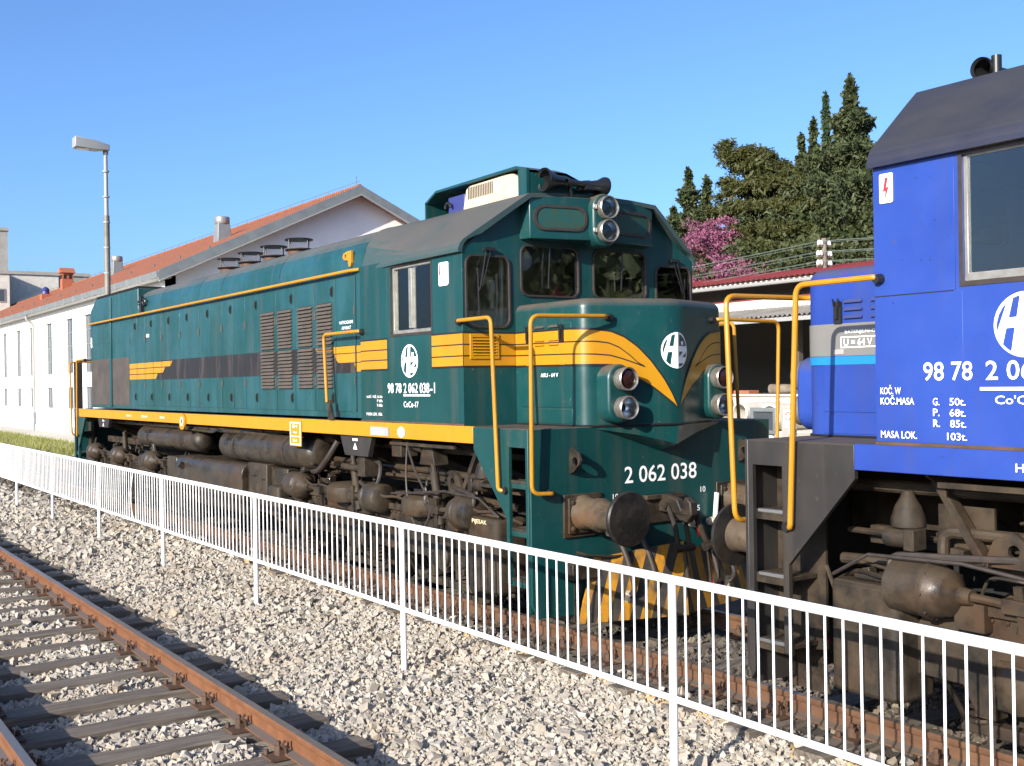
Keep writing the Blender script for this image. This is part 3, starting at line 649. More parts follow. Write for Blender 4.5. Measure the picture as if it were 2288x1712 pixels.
        P('wiper', wp, 'black', cab)
        wp = MB(); y = s * .44; wp.tube([(XC + .03, y, 3.44), (XC + .05, y - .03, 3.20)], .007, 5); wp.tube([(XC + .04, y - .02, 3.27), (XC + .035, y - .03, 3.03)], .008, 5); P('wiper', wp, 'black', cab)
    rear = P('cab_rear_wall', MB().plate([(-WC + .03, ZD), (-WC + .03, 3.36), (-.75, 3.83), (.75, 3.83), (WC - .03, 3.36), (WC - .03, ZD)], [], 'x', -3.07, -3.03), 'cab_in', cab)
    P('cab_floor', MB().box(-3.03, XC - .03, -WC + .03, WC - .03, ZD, ZD + .03), 'console', cab)
    P('cab_ceiling', MB().box(-3.03, XC - .03, -.72, .72, 3.80, 3.82), 'cab_in', cab)
    P('control_desk', MB().prism([(-1.07, 1.8), (-1.55, 1.8), (-1.62, 2.62), (-1.40, 2.74), (-1.07, 2.78)], 'y', .10, 1.30), 'console', cab, bevel=.02)
    P('control_stand', MB().box(-1.9, -1.55, -.35, -.05, 1.8, 2.85), 'console', cab, bevel=.02)
    P('driver_seat', MB().box(-2.35, -1.9, .5, .95, 2.25, 2.35).box(-2.42, -2.32, .5, .95, 2.3, 2.95).cyl((-2.1, .72, 1.8), (-2.1, .72, 2.25), .05), 'console', cab, bevel=.03)
    P('heater_pipe', MB().tube(fillet([(-1.12, -.93, 2.5), (-1.10, -.92, 2.95), (-1.12, -.90, 3.3)], .05), .02, 8).tube([(-1.16, -.97, 2.62), (-1.14, -.95, 2.8), (-1.10, -.97, 2.95), (-1.12, -.96, 3.15)], .012, 6).lathe((-1.16, -.99, 3.1), (0, 0, -1), [(0, .03), (.06, .05), (.14, .03), (.26, .02)], 12), 'cream', cab)
    P('cab_locker', MB().box(-3.02, -2.6, -1.3, -.6, 1.8, 2.95), 'cab_in', cab, bevel=.01)
    P('warning_flag', MB().box(-1.32, -1.24, -.22, -.10, 2.95, 3.02).cyl((-1.28, -.16, 3.0), (-1.28, -.16, 3.09), .02), 'red_print', cab)
    P('fan', MB().lathe((-1.16, -.66, 3.30), (1, -.2, 0), [(0, .10), (.02, .11), (.03, .06)], 20), 'pale_grey', cab)
    P('sun_visor', MB().obox((-1.14, -.42, 3.36), (.012, .56, .14), Matrix.Rotation(R(18), 3, 'Y')).obox((-1.14, .42, 3.36), (.012, .56, .14), Matrix.Rotation(R(18), 3, 'Y')), 'console', cab)
    # roof
    def roof_ring(x, t, sl_=0.):
        ang = [(-1.435, 3.325), (-1.435, 3.355), (-1.415, 3.405), (-1.385, 3.44), (-1.25, 3.536), (-1.12, 3.628), (-.99, 3.720), (-.875, 3.800), (-.76, 3.878), (-.45, 3.902), (0, 3.918)]
        rnd = [(-1.36, 3.325), (-1.36, 3.355)] + [(-.95 - .362 * math.cos(R(8 + 82 * j / 6)), 3.465 + .362 * math.sin(R(8 + 82 * j / 6))) for j in range(7)] + [(-.45, 3.86), (0, 3.87)]
        pr_ = [(a[0] * t + b[0] * (1 - t), a[1] * t + b[1] * (1 - t)) for a, b in zip(ang, rnd)]; pr_ = pr_ + [(-y, z) for y, z in pr_[::-1][1:]]
        inn = [(y * .972, z - .04 if abs(y) < 1.3 else z) for y, z in pr_[::-1]]; inn[0] = (inn[0][0], 3.325); inn[-1] = (inn[-1][0], 3.325)
        return [(x + sl_ * (1 - min(1, max(0, (abs(y) - .76) / .66))), y, z) for y, z in pr_ + inn]
    roof = P('cab_roof', MB().loft([roof_ring(-3.09, 0), roof_ring(-2.95, .12), roof_ring(-2.5, .6), roof_ring(-2.05, 1), roof_ring(-1.4, 1), roof_ring(-1.012, 1, .155)], caps=(True, True)), roofm, angle=28)
    # visor with number boards and twin headlight
    vs_ = P('visor', MB().prism([(XC - .02, -.765), (-.885, -.74), (-.755, 0), (-.885, .74), (XC - .02, .765)], 'z', 3.47, 3.868), body, bevel=.008)
    def vface(u, v, off, s):                                             # u along the face from the middle, v height
        d = Vector((-.885 + .755, s * .74, 0)).normalized(); n_ = Vector((d.y * s, -d.x * s, 0)) if s > 0 else Vector((-d.y, d.x, 0)); n_ = Vector((abs(n_.x), s * abs(n_.y), 0))
        return Vector((-.755, 0, 0)) + d * u + Vector((0, 0, v)) + n_ * off
    for s in (-1, 1):
        o1 = rrect(.44, 3.665, .55, .235, .11, 8); o2 = rrect(.44, 3.665, .50, .185, .088, 8); n_ = len(o1)
        rg = MB().loft([[vface(u, v, .0, s) for u, v in o1], [vface(u, v, .018, s) for u, v in o1], [vface(u, v, .018, s) for u, v in o2], [vface(u, v, .006, s) for u, v in o2]])
        bd = P('number_board', rg, 'rubber', vs_); P('board_plate', MB().add([vface(u, v, .007, s) for u, v in o2], [tuple(range(n_))]), 'board' if not C['dark'] else 'black', bd, normals=False)
    hc = P('headlight_casing', MB().prism(rrect(0, 3.660, .285, .50, .14, 8), 'x', -.90, -.70), body, vs_, bevel=.02)
    for z in (3.775, 3.555):
        lens_lamp(vs_, (-.635, 0, z), .108)
    P('casing_clamps', MB().box(-.70, -.68, -.155, -.115, 3.755, 3.80).box(-.70, -.68, -.155, -.115, 3.535, 3.58).box(-.70, -.68, .115, .155, 3.755, 3.80).box(-.70, -.68, .115, .155, 3.535, 3.58), 'steel', vs_, bevel=.004)
    # air conditioning housing on the roof, open on the near side
    if C['aircon']:
        y0, y1 = -.74, .20
        top = [(-2.80, 4.06), (-2.58, 4.155), (-1.10, 4.165), (-.93, 4.11)]
        hb = MB(); hb.prism(top + [(p[0], p[1] - .025) for p in top[::-1]], 'y', y0, -.28)
        vsx = []
        for (x, z) in top: vsx += [(x, -.28, z), (x, y1, z - .17)]
        hb.add(vsx + [(a, b, c - .025) for a, b, c in vsx], [(0, 1, 3, 2), (2, 3, 5, 4), (4, 5, 7, 6), (8, 10, 11, 9), (10, 12, 13, 11), (12, 14, 15, 13), (0, 8, 9, 1), (6, 7, 15, 14), (1, 9, 11, 3), (3, 11, 13, 5), (5, 13, 15, 7), (0, 2, 10, 8), (2, 4, 12, 10), (4, 6, 14, 12)])
        hs = P('roof_housing', hb, body, roof)
        P('housing_end', MB().plate([(y0, 3.85), (y1, 3.87), (y1, 3.90), (-.28, 4.06), (y0, 4.06)][::-1], [], 'x', -2.805, -2.78).prism([(y0, 3.86), (y1, 3.88), (y1, 3.94), (-.28, 4.11), (y0, 4.11)], 'x', -.955, -.93).prism([(-2.8, 3.87), (-.93, 3.87), (-.93, 3.99), (-2.8, 3.99)], 'y', y1 - .02, y1), body, hs)
        P('corner_post', MB().box(-1.06, -.925, y0 - .002, y0 + .03, 3.86, 4.12), body, hs)
        ac = P('air_conditioner', MB().prism([(-2.12, 3.88), (-2.05, 4.10), (-1.96, 4.125), (-1.36, 4.135), (-1.22, 4.12), (-1.10, 4.05), (-1.08, 3.88)], 'y', -.70, -.20), 'cream', hs, bevel=.02)
        for k in range(15): P('air_slot', MB().box(-2.0 + k * .031, -1.988 + k * .031, -.706, -.699, 3.985 + (k % 2) * 0, 4.10), 'louvre', ac)
        P('fan_motor', MB().box(-2.46, -2.14, -.66, -.3, 3.88, 4.07), 'fan_blue', hs, bevel=.01)
        P('drain_bend', MB().tube([(-2.40 + .05 * math.cos(R(a)), -.70, 3.955 + .05 * math.sin(R(a))) for a in range(0, 181, 20)], .016, 7), 'black', hs)
    # horns: one trumpet to each side
    hx = -.845 if C['aircon'] else -1.15; hz = 4.01 if C['aircon'] else 3.985
    ky = -NS; hk_ = 1. if C['aircon'] else .62                            # the longer trumpet points to the platform
    hn = P('horn', MB().lathe((hx, NS * (.615 if C['aircon'] else .55), hz), (0, -NS, 0), [(.02, .088 * hk_), (.0, .108 * hk_), (.02, .112 * hk_), (.08, .085 * hk_), (.16, .055 * hk_), (.30, .035), (.44, .026), (.48, .034), (.54, .04), (.56, .03)], 28, cap=False), 'black', roof)
    P('horn', MB().lathe((hx + .09, -NS * .05, hz - .02), (0, NS, 0), [(.02, .07), (.0, .085), (.03, .085), (.10, .05), (.22, .028), (.36, .022), (.42, .035), (.46, .03)], 24, cap=False), 'black', roof)
    P('horn_bracket', MB().bar((hx, NS * .30, 3.84), (hx, NS * .30, hz), .05, .015, (0, 1, 0)).bar((hx, .0, 3.84), (hx, .0, hz), .06, .015, (0, 1, 0)).box(hx - .04, hx + .12, min(0, NS * .2), max(0, NS * .2), hz - .07, hz - .03).cyl((hx + .05, -.25, hz - .05), (hx + .05, .1, hz - .05), .018), 'black', hn)
    if not C['aircon']: P('antenna_post', MB().tube(fillet([(hx - .075, NS * .5, 3.86), (hx - .075, NS * .5, 4.0), (hx - .075, NS * .5, 4.05)], .04), .030, 12), 'black', hn)
    # --- long hood
    hp = hood_prof()
    lh = P('long_hood', MB().loft([[(x, y, z) for y, z in hp] for x in (-14.60, -11.49)] , closed=False).loft([[(x, y, z) for y, z in hp] for x in (-11.49, -3.05)], closed=False, caps=(True, True)), hood, angle=40)
    rp = P('radiator_section', MB().prism([(-14.655, 1.80), (-14.655, 3.62), (-14.25, 3.82), (-11.48, 3.82), (-11.48, 1.80)], 'y', -WH - .004, WH + .004), hood, bevel=.012)
    gl = MB()
    for k in range(56): gl.box(-14.2 + k * .0485, -14.176 + k * .0485, -WH, WH, 3.82, 3.86)
    P('radiator_grille', gl, 'void', rp)
    for s in (-1, 1):
        nr = s == NS
        ya = lambda a, b: (min(s * a, s * b), max(s * a, s * b))
        # rusty filter doors at the radiator end
        for (a, b) in ((-14.60, -13.25), (-13.12, -12.05)): P('filter_door', MB().box(a, b, *ya(WH + .004, WH + .010), 1.86, 2.69), 'brown_panel', rp, bevel=.003)
        P('corner_pillar', MB().box(-13.235, -13.135, *ya(WH + .004, WH + .03), 1.83, 3.78), hood, rp, bevel=.005)
        P('shutter_panel', MB().box(-14.60, -13.25, *ya(WH + .004, WH + .009), 2.98, 3.36), hood, rp, bevel=.003)
        for k, (a, b) in enumerate(zip(DOORX, DOORX[1:])):
            dr = P('hood_door', MB().box(a + .007, b - .007, *ya(WH, WH + .008), 1.865, 3.325), hood, lh, bevel=.0015)
            hx_ = b - .09
            for z in ((3.19, 2.01) if k % 2 == 0 else ()):
                P('door_handle', MB().box(hx_ - .022, hx_ + .022, *ya(WH + .008, WH + .014), z - .06, z + .06).box(hx_ - .012, hx_ + .012, *ya(WH + .014, WH + .030), z - .04, z + .04), 'void', dr, bevel=.003)
            he = a + .02 if k % 2 == 0 else b - .02
            for z in (2.95, 2.2): P('hinge', MB().cyl((he, s * (WH + .012), z - .05), (he, s * (WH + .012), z + .05), .008, n=6), 'black_line', dr)
            P('door_gap', MB().box(b - .0065, b + .0065, *ya(WH + .0005, WH + .003), 1.865, 3.325), 'void', lh)
        for (x0, x1) in LOUV:
            lp = P('louvre_panel', MB().box(x0 - .02, x1 + .02, *ya(WH + .008, WH + .0095), 2.10, 3.08), 'void' if False else hood, lh)
            first = None
            for z in [2.122 + .0425 * k for k in range(11)] + [2.608 + .0425 * k for k in range(11)]:
                mb = MB().prism([(s * (WH + .009), z + .036), (s * (WH + .034), z + .006), (s * (WH + .034), z + .002), (s * (WH + .009), z + .002)], 'x', x0, x1)
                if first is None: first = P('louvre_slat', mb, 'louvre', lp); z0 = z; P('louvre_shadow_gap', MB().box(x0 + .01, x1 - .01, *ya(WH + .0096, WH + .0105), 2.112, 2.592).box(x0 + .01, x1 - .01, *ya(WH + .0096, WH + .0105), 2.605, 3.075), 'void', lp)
                else: inst(first, lp, (0, 0, z - z0))
        # seams over the roof shoulder
        hr = P('hood_handrail', MB().tube([(-14.56, s * 1.365, 3.37), (-3.35, s * 1.365, 3.37), (-3.22, s * 1.31, 3.375)], .0178, 10), 'rail_yellow', lh)
        for k in range(9): P('rail_standoff', MB().cyl((-14.4 + k * 1.37, s * 1.30, 3.36), (-14.4 + k * 1.37, s * 1.36, 3.37), .012, n=6), 'rail_yellow', hr)
        lg = MB().plate([(-3.44, 3.425), (-3.40, 3.42), (-3.375, 3.46), (-3.375, 3.59), (-3.47, 3.59), (-3.56, 3.575), (-3.59, 3.54), (-3.56, 3.505), (-3.46, 3.49)], [circ(-3.515, 3.54, .022, 12)], 'y', *ya(WH + .002, WH + .03)); P('lifting_eye', lg, 'rail_yellow', lh, bevel=.004)
        e_ = MB()
        for dx_ in (-.11, .11): e_.tube([(-11.15 + dx_ + .07 * math.cos(a), s * (WH + .03), 3.56 + .05 * math.sin(a)) for a in np.linspace(0, 2 * math.pi, 16, endpoint=False)], .018, 6, closed=True)
        e_.box(-11.18, -11.12, *ya(WH, WH + .06), 3.40, 3.66); P('lifting_eye', e_, 'black', lh)
    for x in (-3.12, -5.41, -7.46, -8.41, -10.187):
        pr_ = hood_prof(.002, .002); q = MB(); q.loft([[(x - .006, y, z) for y, z in pr_ if z > 3.34 or False], [(x + .006, y, z) for y, z in pr_ if z > 3.34]], closed=False); P('hood_seam', q, 'void', lh)
    for k in range(4):                                                   # exhaust stacks with flat caps
        x = -6.43 - k * .87; y = -.60
        st = P('exhaust_stack', MB().lathe((x, y, 3.875), (0, 0, 1), [(-.10, .15), (.075, .145), (.08, .182), (.095, .182), (.095, .13)], 26, cap=False), 'clip', lh)
        P('stack_cap', MB().lathe((x, y, 4.085), (0, 0, 1), [(0, .185), (.008, .192), (.016, .185), (.022, .02)], 28), 'black', st)
        pp = MB()
        for j in range(4):
            a = 2 * math.pi * j / 4 + .3; pp.cyl((x + .172 * math.cos(a), y + .172 * math.sin(a), 3.945), (x + .172 * math.cos(a), y + .172 * math.sin(a), 4.09), .007, n=6)
        pp.tube([(x + .18 * math.cos(a), y + .18 * math.sin(a), 3.955) for a in np.linspace(0, 2 * math.pi, 24, endpoint=False)], .008, 5, closed=True); P('cap_stays', pp, 'black', st)
    # --- handrails
    for s in (-1, 1):
        for e in (0, 1):
            X = (lambda x: x) if e == 0 else (lambda x: -15.70 - x)
            xc_ = -1.06 if e == 0 else -.98
            h1 = MB().tube(fillet([(X(xc_), s * 1.36, 2.70), (X(xc_), s * 1.43, 2.712), (X(-.49), s * 1.44, 2.712), (X(-.415), s * 1.44, 1.243), (X(-.36), s * 1.39, 1.243)], .07, 6), .0178, 10)
            h_ = P('handrail', h1, 'rail_yellow'); P('rail_socket', MB().lathe((X(xc_), s * 1.385, 2.70), (0, s, 0), [(0, .035), (.03, .03), (.05, .024)], 12), 'black', h_); P('rail_socket', MB().lathe((X(-.36), s * 1.395, 1.243), (0, s, 0), [(0, .032), (.03, .03)], 12), 'black', h_)
            if e == 0: pts = [(-.01, s * .60, 2.695), (.13, s * .66, 2.70), (.10, s * 1.44, 2.69), (.06, s * 1.425, 1.245), (.08, s * 1.22, 1.237), (.0, s * 1.22, 1.237)]
            else: pts = [(X(.05), s * .70, 2.69), (X(.10), s * 1.44, 2.69), (X(.06), s * 1.425, 1.245), (X(.08), s * 1.22, 1.237), (X(.0), s * 1.22, 1.237)]
            h_ = P('handrail', MB().tube(fillet(pts, .08, 6), .0178, 10), 'rail_yellow'); P('rail_socket', MB().lathe((pts[0][0], pts[0][1], pts[0][2]), (1 if e == 0 else -1, 0, 0), [(.03, .04), (.08, .032), (.11, .024)], 12), 'black', h_); P('rail_socket', MB().lathe((X(0), s * 1.22, 1.237), (1 if e == 0 else -1, 0, 0), [(0, .034), (.06, .026)], 12), 'black', h_)
        P('end_railing', MB().tube(fillet([(-15.62, s * 1.36, 1.77), (-15.62, s * 1.36, 2.72), (-15.62, s * .35, 2.72), (-15.62, s * .35, 1.77)], .05), .017, 8).tube([(-15.62, s * 1.30, 2.70), (-14.66, s * 1.25, 2.70)], .013, 6), 'black')
        P('corner_board', MB().box(-15.66, -15.58, min(s * 1.25, s * 1.40), max(s * 1.25, s * 1.40), 1.77, 2.68), 'dark_pilot')
        hm = P('handrail', MB().tube(fillet([(-3.0, s * 1.38, 2.70), (-3.0, s * 1.44, 2.71), (-3.86, s * 1.44, 2.71), (-3.80, s * 1.44, 1.97)], .07, 6), .0178, 10), 'rail_yellow')
        P('rail_bracket', MB().prism([(-3.82, 1.99), (-3.77, 1.99), (-3.69, 1.775), (-3.82, 1.775)], 'y', s * 1.40, s * 1.425), 'gear2', hm); P('rail_socket', MB().lathe((-3.0, s * 1.395, 2.70), (0, s, 0), [(0, .036), (.03, .03), (.045, .022)], 12), 'black', hm)
    # --- running gear
    bogie(root, [-1.75, -3.52, -5.30], 1); bogie(root, [-10.40, -12.18, -13.95], -1)
    for s in (-1, 1):
        ya = lambda a, b: (min(s * a, s * b), max(s * a, s * b))
        for (a, b, r) in ((-11.80, -8.70, .165), (-7.70, -4.60, .205)):
            tk = P('air_reservoir', MB().lathe((a, s * 1.12, 1.355), (1, 0, 0), [(0, .01), (.01, r * .5), (.05, r * .84), (.11, r), (b - a - .11, r), (b - a - .05, r * .84), (b - a - .01, r * .5), (b - a, .01)], 30), 'tank', angle=50)
            P('tank_strap', MB().lathe((a + .6, s * 1.12, 1.355), (1, 0, 0), [(0, r + .004), (.05, r + .004)], 30, cap=False).lathe((b - .8, s * 1.12, 1.355), (1, 0, 0), [(0, r + .004), (.05, r + .004)], 30, cap=False), 'gear', tk)
        # fuel tank with rounded belly
        pr_ = [(s * .30, .42), (s * 1.10, .42)] + [(s * (1.10 + .24 * math.sin(R(t))), .62 - .20 * math.cos(R(t))) for t in (30, 60, 90)] + [(s * 1.34, .98)] + [(s * (1.22 + .12 * math.cos(R(t))), 1.0 + .13 * math.sin(R(t))) for t in (15, 40, 65, 90)] + [(s * .30, 1.13)]
        ft = P('fuel_tank', MB().prism(pr_, 'x', -9.45, -6.70), 'tank', angle=40, bevel=.01)
        P('filler_cap', MB().cyl((-9.1, s * 1.34, .98), (-9.1, s * 1.41, 1.02), .05), 'gear2', ft)
        P('equipment_case', MB().box(-9.97, -9.50, *ya(.9, 1.32), .62, 1.10), 'gear2', bevel=.02); P('equipment_case', MB().box(-6.62, -5.98, *ya(.85, 1.28), .55, 1.165), 'gear2', bevel=.01); P('equipment_case', MB().box(-5.97, -5.45, *ya(.85, 1.22), .55, 1.13), 'gear2', bevel=.01)
        P('case_handle', MB().cyl((-6.45, s * 1.29, 1.0), (-6.36, s * 1.29, 1.0), .008).cyl((-6.14, s * 1.29, .97), (-6.05, s * 1.29, .97), .008), 'void')
        P('sandbox', MB().prism(rrect(-.86, s * 1.16, .50, .36, .07, 5), 'z', .30, .96), 'gear', bevel=.03); P('sandbox_lid', MB().prism(rrect(-.86, s * 1.16, .28, .22, .05, 5), 'z', .965, .995).bar((-.99, s * 1.16, 1.02), (-.73, s * 1.2, 1.06), .03, .02), 'gear', bevel=.01)
        P('sandbox', MB().prism(rrect(-14.84, s * 1.16, .44, .36, .07, 5), 'z', .34, .94), 'gear', bevel=.03)
        P('sandbox', MB().prism(rrect(-9.72, s * 1.10, .40, .32, .07, 5), 'z', .30, .78), 'gear', bevel=.03); P('sandbox', MB().prism(rrect(-5.62, s * 1.20, .34, .32, .07, 5), 'z', .55, .92), 'gear2', bevel=.03)
        for i, x in enumerate((-1.32, -3.12, -4.90, -10.8, -12.75, -14.45)):
            r = .152; fl = -1 if i in (0, 1) else 1
            bc = P('brake_cylinder', MB().lathe((x - .30 * fl, s * 1.26, .975), (fl, 0, -.02), [(0, .07), (.01, r * .85), (.03, r), (.24, r), (.25, r * 1.08), (.275, r * 1.08), (.29, r * .96), (.38, r * .82), (.41, r * .55), (.43, .05), (.50, .042)], 24, cap=True), 'gear2', angle=40)
            P('piston_rod', MB().cyl((x + .16 * fl, s * 1.26, .97), (x + .40 * fl, s * 1.25, .955), .024, n=8).box(min(x + .38 * fl, x + .52 * fl), max(x + .38 * fl, x + .52 * fl), *ya(1.215, 1.285), .915, .99).prism([(x + .40 * fl, .99), (x + .40 * fl, .90), (x + .85 * fl, .945), (x + .85 * fl, .975)], 'y', *ya(1.20, 1.23)).bar((x + .46 * fl, s * 1.25, 1.06), (x + .50 * fl, s * 1.22, .60), .05, .03, (0, 1, 0)), 'gear', bc)
            bb = MB()
            for j in range(8):
                a = 2 * math.pi * j / 8; bb.bolt((x - .028 * fl, s * 1.26 + .15 * math.cos(a), .97 + .15 * math.sin(a)), (fl, 0, 0), .012, .016)
            P('bolts', bb, 'gear', bc)
            P('mounting_foot', MB().box(x - .26, x - .08, *ya(1.10, 1.25), .78, .93), 'gear', bc)
            P('air_pipe', MB().tube(fillet([(x + .1, s * 1.28, 1.06), (x + .22, s * 1.31, 1.05), (x + .34, s * 1.30, 1.0), (x + .55, s * 1.26, 1.02), (x + .8, s * 1.12, .92)], .08), .014, 6), 'gear', bc)
        for x in (-2.20, -3.95, -11.35, -13.1):                           # spring pots and link gear above the frames
            P('spring_pot', MB().lathe((x, s * 1.10, .86), (0, 0, 1), [(0, .25), (.03, .27), (.16, .265), (.20, .22), (.215, .05)], 26), 'gear2', angle=40)
            P('damper', MB().cyl((x + .42, s * 1.2, .80), (x + .30, s * 1.2, 1.30), .045, n=12).cyl((x + .36, s * 1.2, 1.05), (x + .28, s * 1.2, 1.38), .030, n=10), 'gear')
        P('brake_rigging', MB().bar((-1.0, s * 1.2, .90), (-5.5, s * 1.2, .90), .03, .06).bar((-1.9, s * 1.22, .72), (-4.6, s * 1.22, .76), .025, .05), 'gear'); P('brake_rigging', MB().bar((-10.3, s * 1.2, .90), (-14.7, s * 1.2, .90), .03, .06), 'gear')
        # pipes along the frame
        P('main_pipe', MB().tube(fillet([(-15.0, s * 1.10, 1.55), (-8.3, s * 1.25, 1.565), (-7.0, s * 1.25, 1.55), (-4.6, s * 1.05, 1.52), (-.5, s * 1.05, 1.50)], .2), .038, 10), 'gear')
        P('main_pipe', MB().tube(fillet([(-9.5, s * 1.28, 1.54), (-7.9, s * 1.30, 1.52), (-7.6, s * 1.30, 1.58), (-5.2, s * 1.2, 1.59)], .1), .018, 8), 'gear')
        P('main_pipe', MB().tube(fillet([(-4.9, s * .95, 1.28), (-2.2, s * .95, 1.27), (-1.25, s * 1.12, 1.28), (-1.25, s * 1.12, 1.08), (-.55, s * 1.12, 1.05)], .07), .034, 10), 'gear2')
        P('main_pipe', MB().tube(fillet([(-5.0, s * 1.0, 1.20), (-3.4, s * 1.02, 1.19), (-1.9, s * 1.0, 1.20), (-.5, s * 1.0, 1.21)], .1), .02, 8), 'gear')
        P('conduit', MB().box(-5.3, -.6, *ya(.86, .93), 1.13, 1.24), 'gear', bevel=.006); P('conduit', MB().box(-15.0, -10.2, *ya(.86, .93), 1.13, 1.24), 'gear', bevel=.006)
        P('rubber_hose', MB().tube(fillet([(-4.85, s * 1.15, 1.14), (-4.55, s * 1.22, 1.15), (-4.25, s * 1.22, 1.34), (-4.15, s * 1.15, 1.52)], .15), .035, 8), 'rubber')
        P('rubber_hose', MB().tube(fillet([(-3.5, s * 1.2, 1.10), (-3.1, s * 1.28, 1.04), (-2.92, s * 1.28, 1.12), (-2.95, s * 1.22, 1.32), (-3.15, s * 1.2, 1.36)], .12), .024, 8), 'rubber')
        P('rubber_hose', MB().tube(fillet([(-2.25, s * 1.30, 1.58), (-2.28, s * 1.31, 1.2), (-2.20, s * 1.31, .86), (-1.98, s * 1.31, .70), (-1.80, s * 1.28, .95), (-2.12, s * 1.31, 1.35), (-2.25, s * 1.30, 1.55)], .2), .011, 6), 'rubber')
        P('rubber_hose', MB().tube(fillet([(-1.06, s * 1.28, .40), (-1.08, s * 1.30, .95), (-1.0, s * 1.30, 1.14), (-1.35, s * 1.2, 1.15), (-1.75, s * 1.1, 1.17)], .15), .022, 8), 'rubber')
        P('valve', MB().box(-2.62, -2.42, *ya(1.08, 1.28), 1.42, 1.60).cyl((-2.35, s * 1.2, 1.55), (-2.1, s * 1.2, 1.52), .05).prism([(-2.16, 1.36), (-1.86, 1.36), (-1.92, 1.55), (-2.1, 1.56)], 'y', *ya(1.05, 1.22)), 'gear', bevel=.01)
        P('valve', MB().cyl((-.95, s * 1.22, 1.23), (-1.15, s * 1.22, 1.23), .055, n=12).box(-1.17, -1.10, *ya(1.16, 1.28), 1.17, 1.29).lathe((-1.05, s * 1.16, 1.29), (0, 0, 1), [(0, .10), (.05, .098), (.12, .075), (.17, .045), (.21, .03)], 14), 'gear', bevel=.006)
        P('jacking_bracket', MB().prism([(-3.66, 1.625), (-2.90, 1.625), (-3.0, 1.40), (-3.54, 1.40)], 'y', *ya(1.30, 1.36)), 'dark_pilot', bevel=.006)
        P('jacking_bracket', MB().prism([(-14.0, 1.625), (-13.2, 1.625), (-13.3, 1.45), (-13.9, 1.45)], 'y', *ya(1.30, 1.36)), 'dark_pilot', bevel=.006)
        P('bracket_stem', MB().box(-3.36, -3.18, *ya(1.15, 1.30), 1.18, 1.40).cyl((-3.8, s * 1.25, 1.26), (-3.3, s * 1.25, 1.25), .035), 'gear')
        P('gusset', MB().bar((-1.15, s * 1.10, 1.66), (-1.48, s * 1.10, 1.16), .05, .07, (0, 1, 0)), 'gear'); P('drip_tray', MB().box(-2.6, -1.35, *ya(1.28, 1.31), 1.545, 1.575), 'gear')
        P('bracket_web', MB().plate([(-1.5, 1.12), (-1.15, 1.12), (-1.15, 1.42), (-1.5, 1.42)], [], 'y', *ya(1.0, 1.02)).plate([(-1.75, 1.12), (-1.5, 1.12), (-1.56, 1.26), (-1.68, 1.32), (-1.78, 1.24)], [circ(-1.68, 1.215, .035, 12)], 'y', *ya(1.10, 1.13)), 'gear')
        P('pull_cable', MB().tube([(-.62, s * 1.3, .98), (-.9, s * 1.33, 1.13), (-1.5, s * 1.32, 1.15), (-2.0, s * 1.32, 1.10), (-2.6, s * 1.3, 1.05)], .012, 6), 'rubber')
    rd_ = random.Random(31)
    P('light_block', MB().box(-5.9, -.95, -.60, .60, .72, 1.12), 'void'); P('light_block', MB().box(-14.8, -9.9, -.60, .60, .72, 1.12), 'void')  # black boxes added inside the bogies to keep light from passing through
    for s in (-1, 1):
        ya = lambda a, b: (min(s * a, s * b), max(s * a, s * b))
        for (x0, x1) in ((-5.6, -.75), (-15.0, -10.1)):
            for k in range(20):                                          # brake and sanding pipes
                x = rd_.uniform(x0, x1); y = s * rd_.uniform(1.0, 1.30); z = rd_.uniform(.35, 1.25); d = rd_.choice((-1, 1)); L_ = rd_.uniform(.25, .8)
                pts = [(x, y, z), (x + d * L_ * .5, y, z + rd_.uniform(-.04, .04)), (x + d * L_ * .6, y - s * .05, z + rd_.choice((-1, 1)) * rd_.uniform(.10, .28)), (x + d * L_, y - s * .1, z + rd_.uniform(-.2, .25))]
                P('pipe', MB().tube(fillet(pts, .06, 4), rd_.choice((.010, .013, .018)), 6), rd_.choice(('gear', 'rubber', 'gear2')))
            for k in range(26):                                          # brackets, clamps, junction pieces
                x = rd_.uniform(x0, x1); y = rd_.uniform(1.08, 1.22); z = rd_.uniform(.28, 1.30); a, b, c = rd_.uniform(.04, .12), rd_.uniform(.02, .05), rd_.uniform(.03, .11)
                mb = MB().obox((x, s * y, z), (a, b * 2, c), Matrix.Rotation(rd_.uniform(-.3, .3), 3, 'Y'))
                for q in (-1, 1): mb.bolt((x + q * a * .32, s * (y + b), z), (0, s, 0), .010, .012)
                P('bracket', mb, rd_.choice(('gear', 'gear2', 'grease')), bevel=.004)
            for k in range(9):                                           # pins and cover bolts along the bogie frame
                x = x0 + (x1 - x0) * (k + .5) / 9; mb = MB()
                for q in range(5): mb.bolt((x + .09 * q - .2, s * 1.17, .84), (0, s, 0), .013, .016)
                P('frame_bolts', mb, 'gear')['kind'] = 'stuff'
            for k in range(3):
                x = x0 + (x1 - x0) * (k + .35) / 3; P('brake_lever', MB().prism([(x - .03, 1.02), (x + .03, 1.02), (x + .08, .42), (x + .02, .40)], 'y', *ya(1.19, 1.215)).cyl((x, s * 1.17, .98), (x, s * 1.24, .98), .022, n=8).cyl((x + .05, s * 1.17, .45), (x + .05, s * 1.24, .45), .022, n=8), 'gear')
    C['decals'](root, P, lh, nose, cab, NS)
    return root

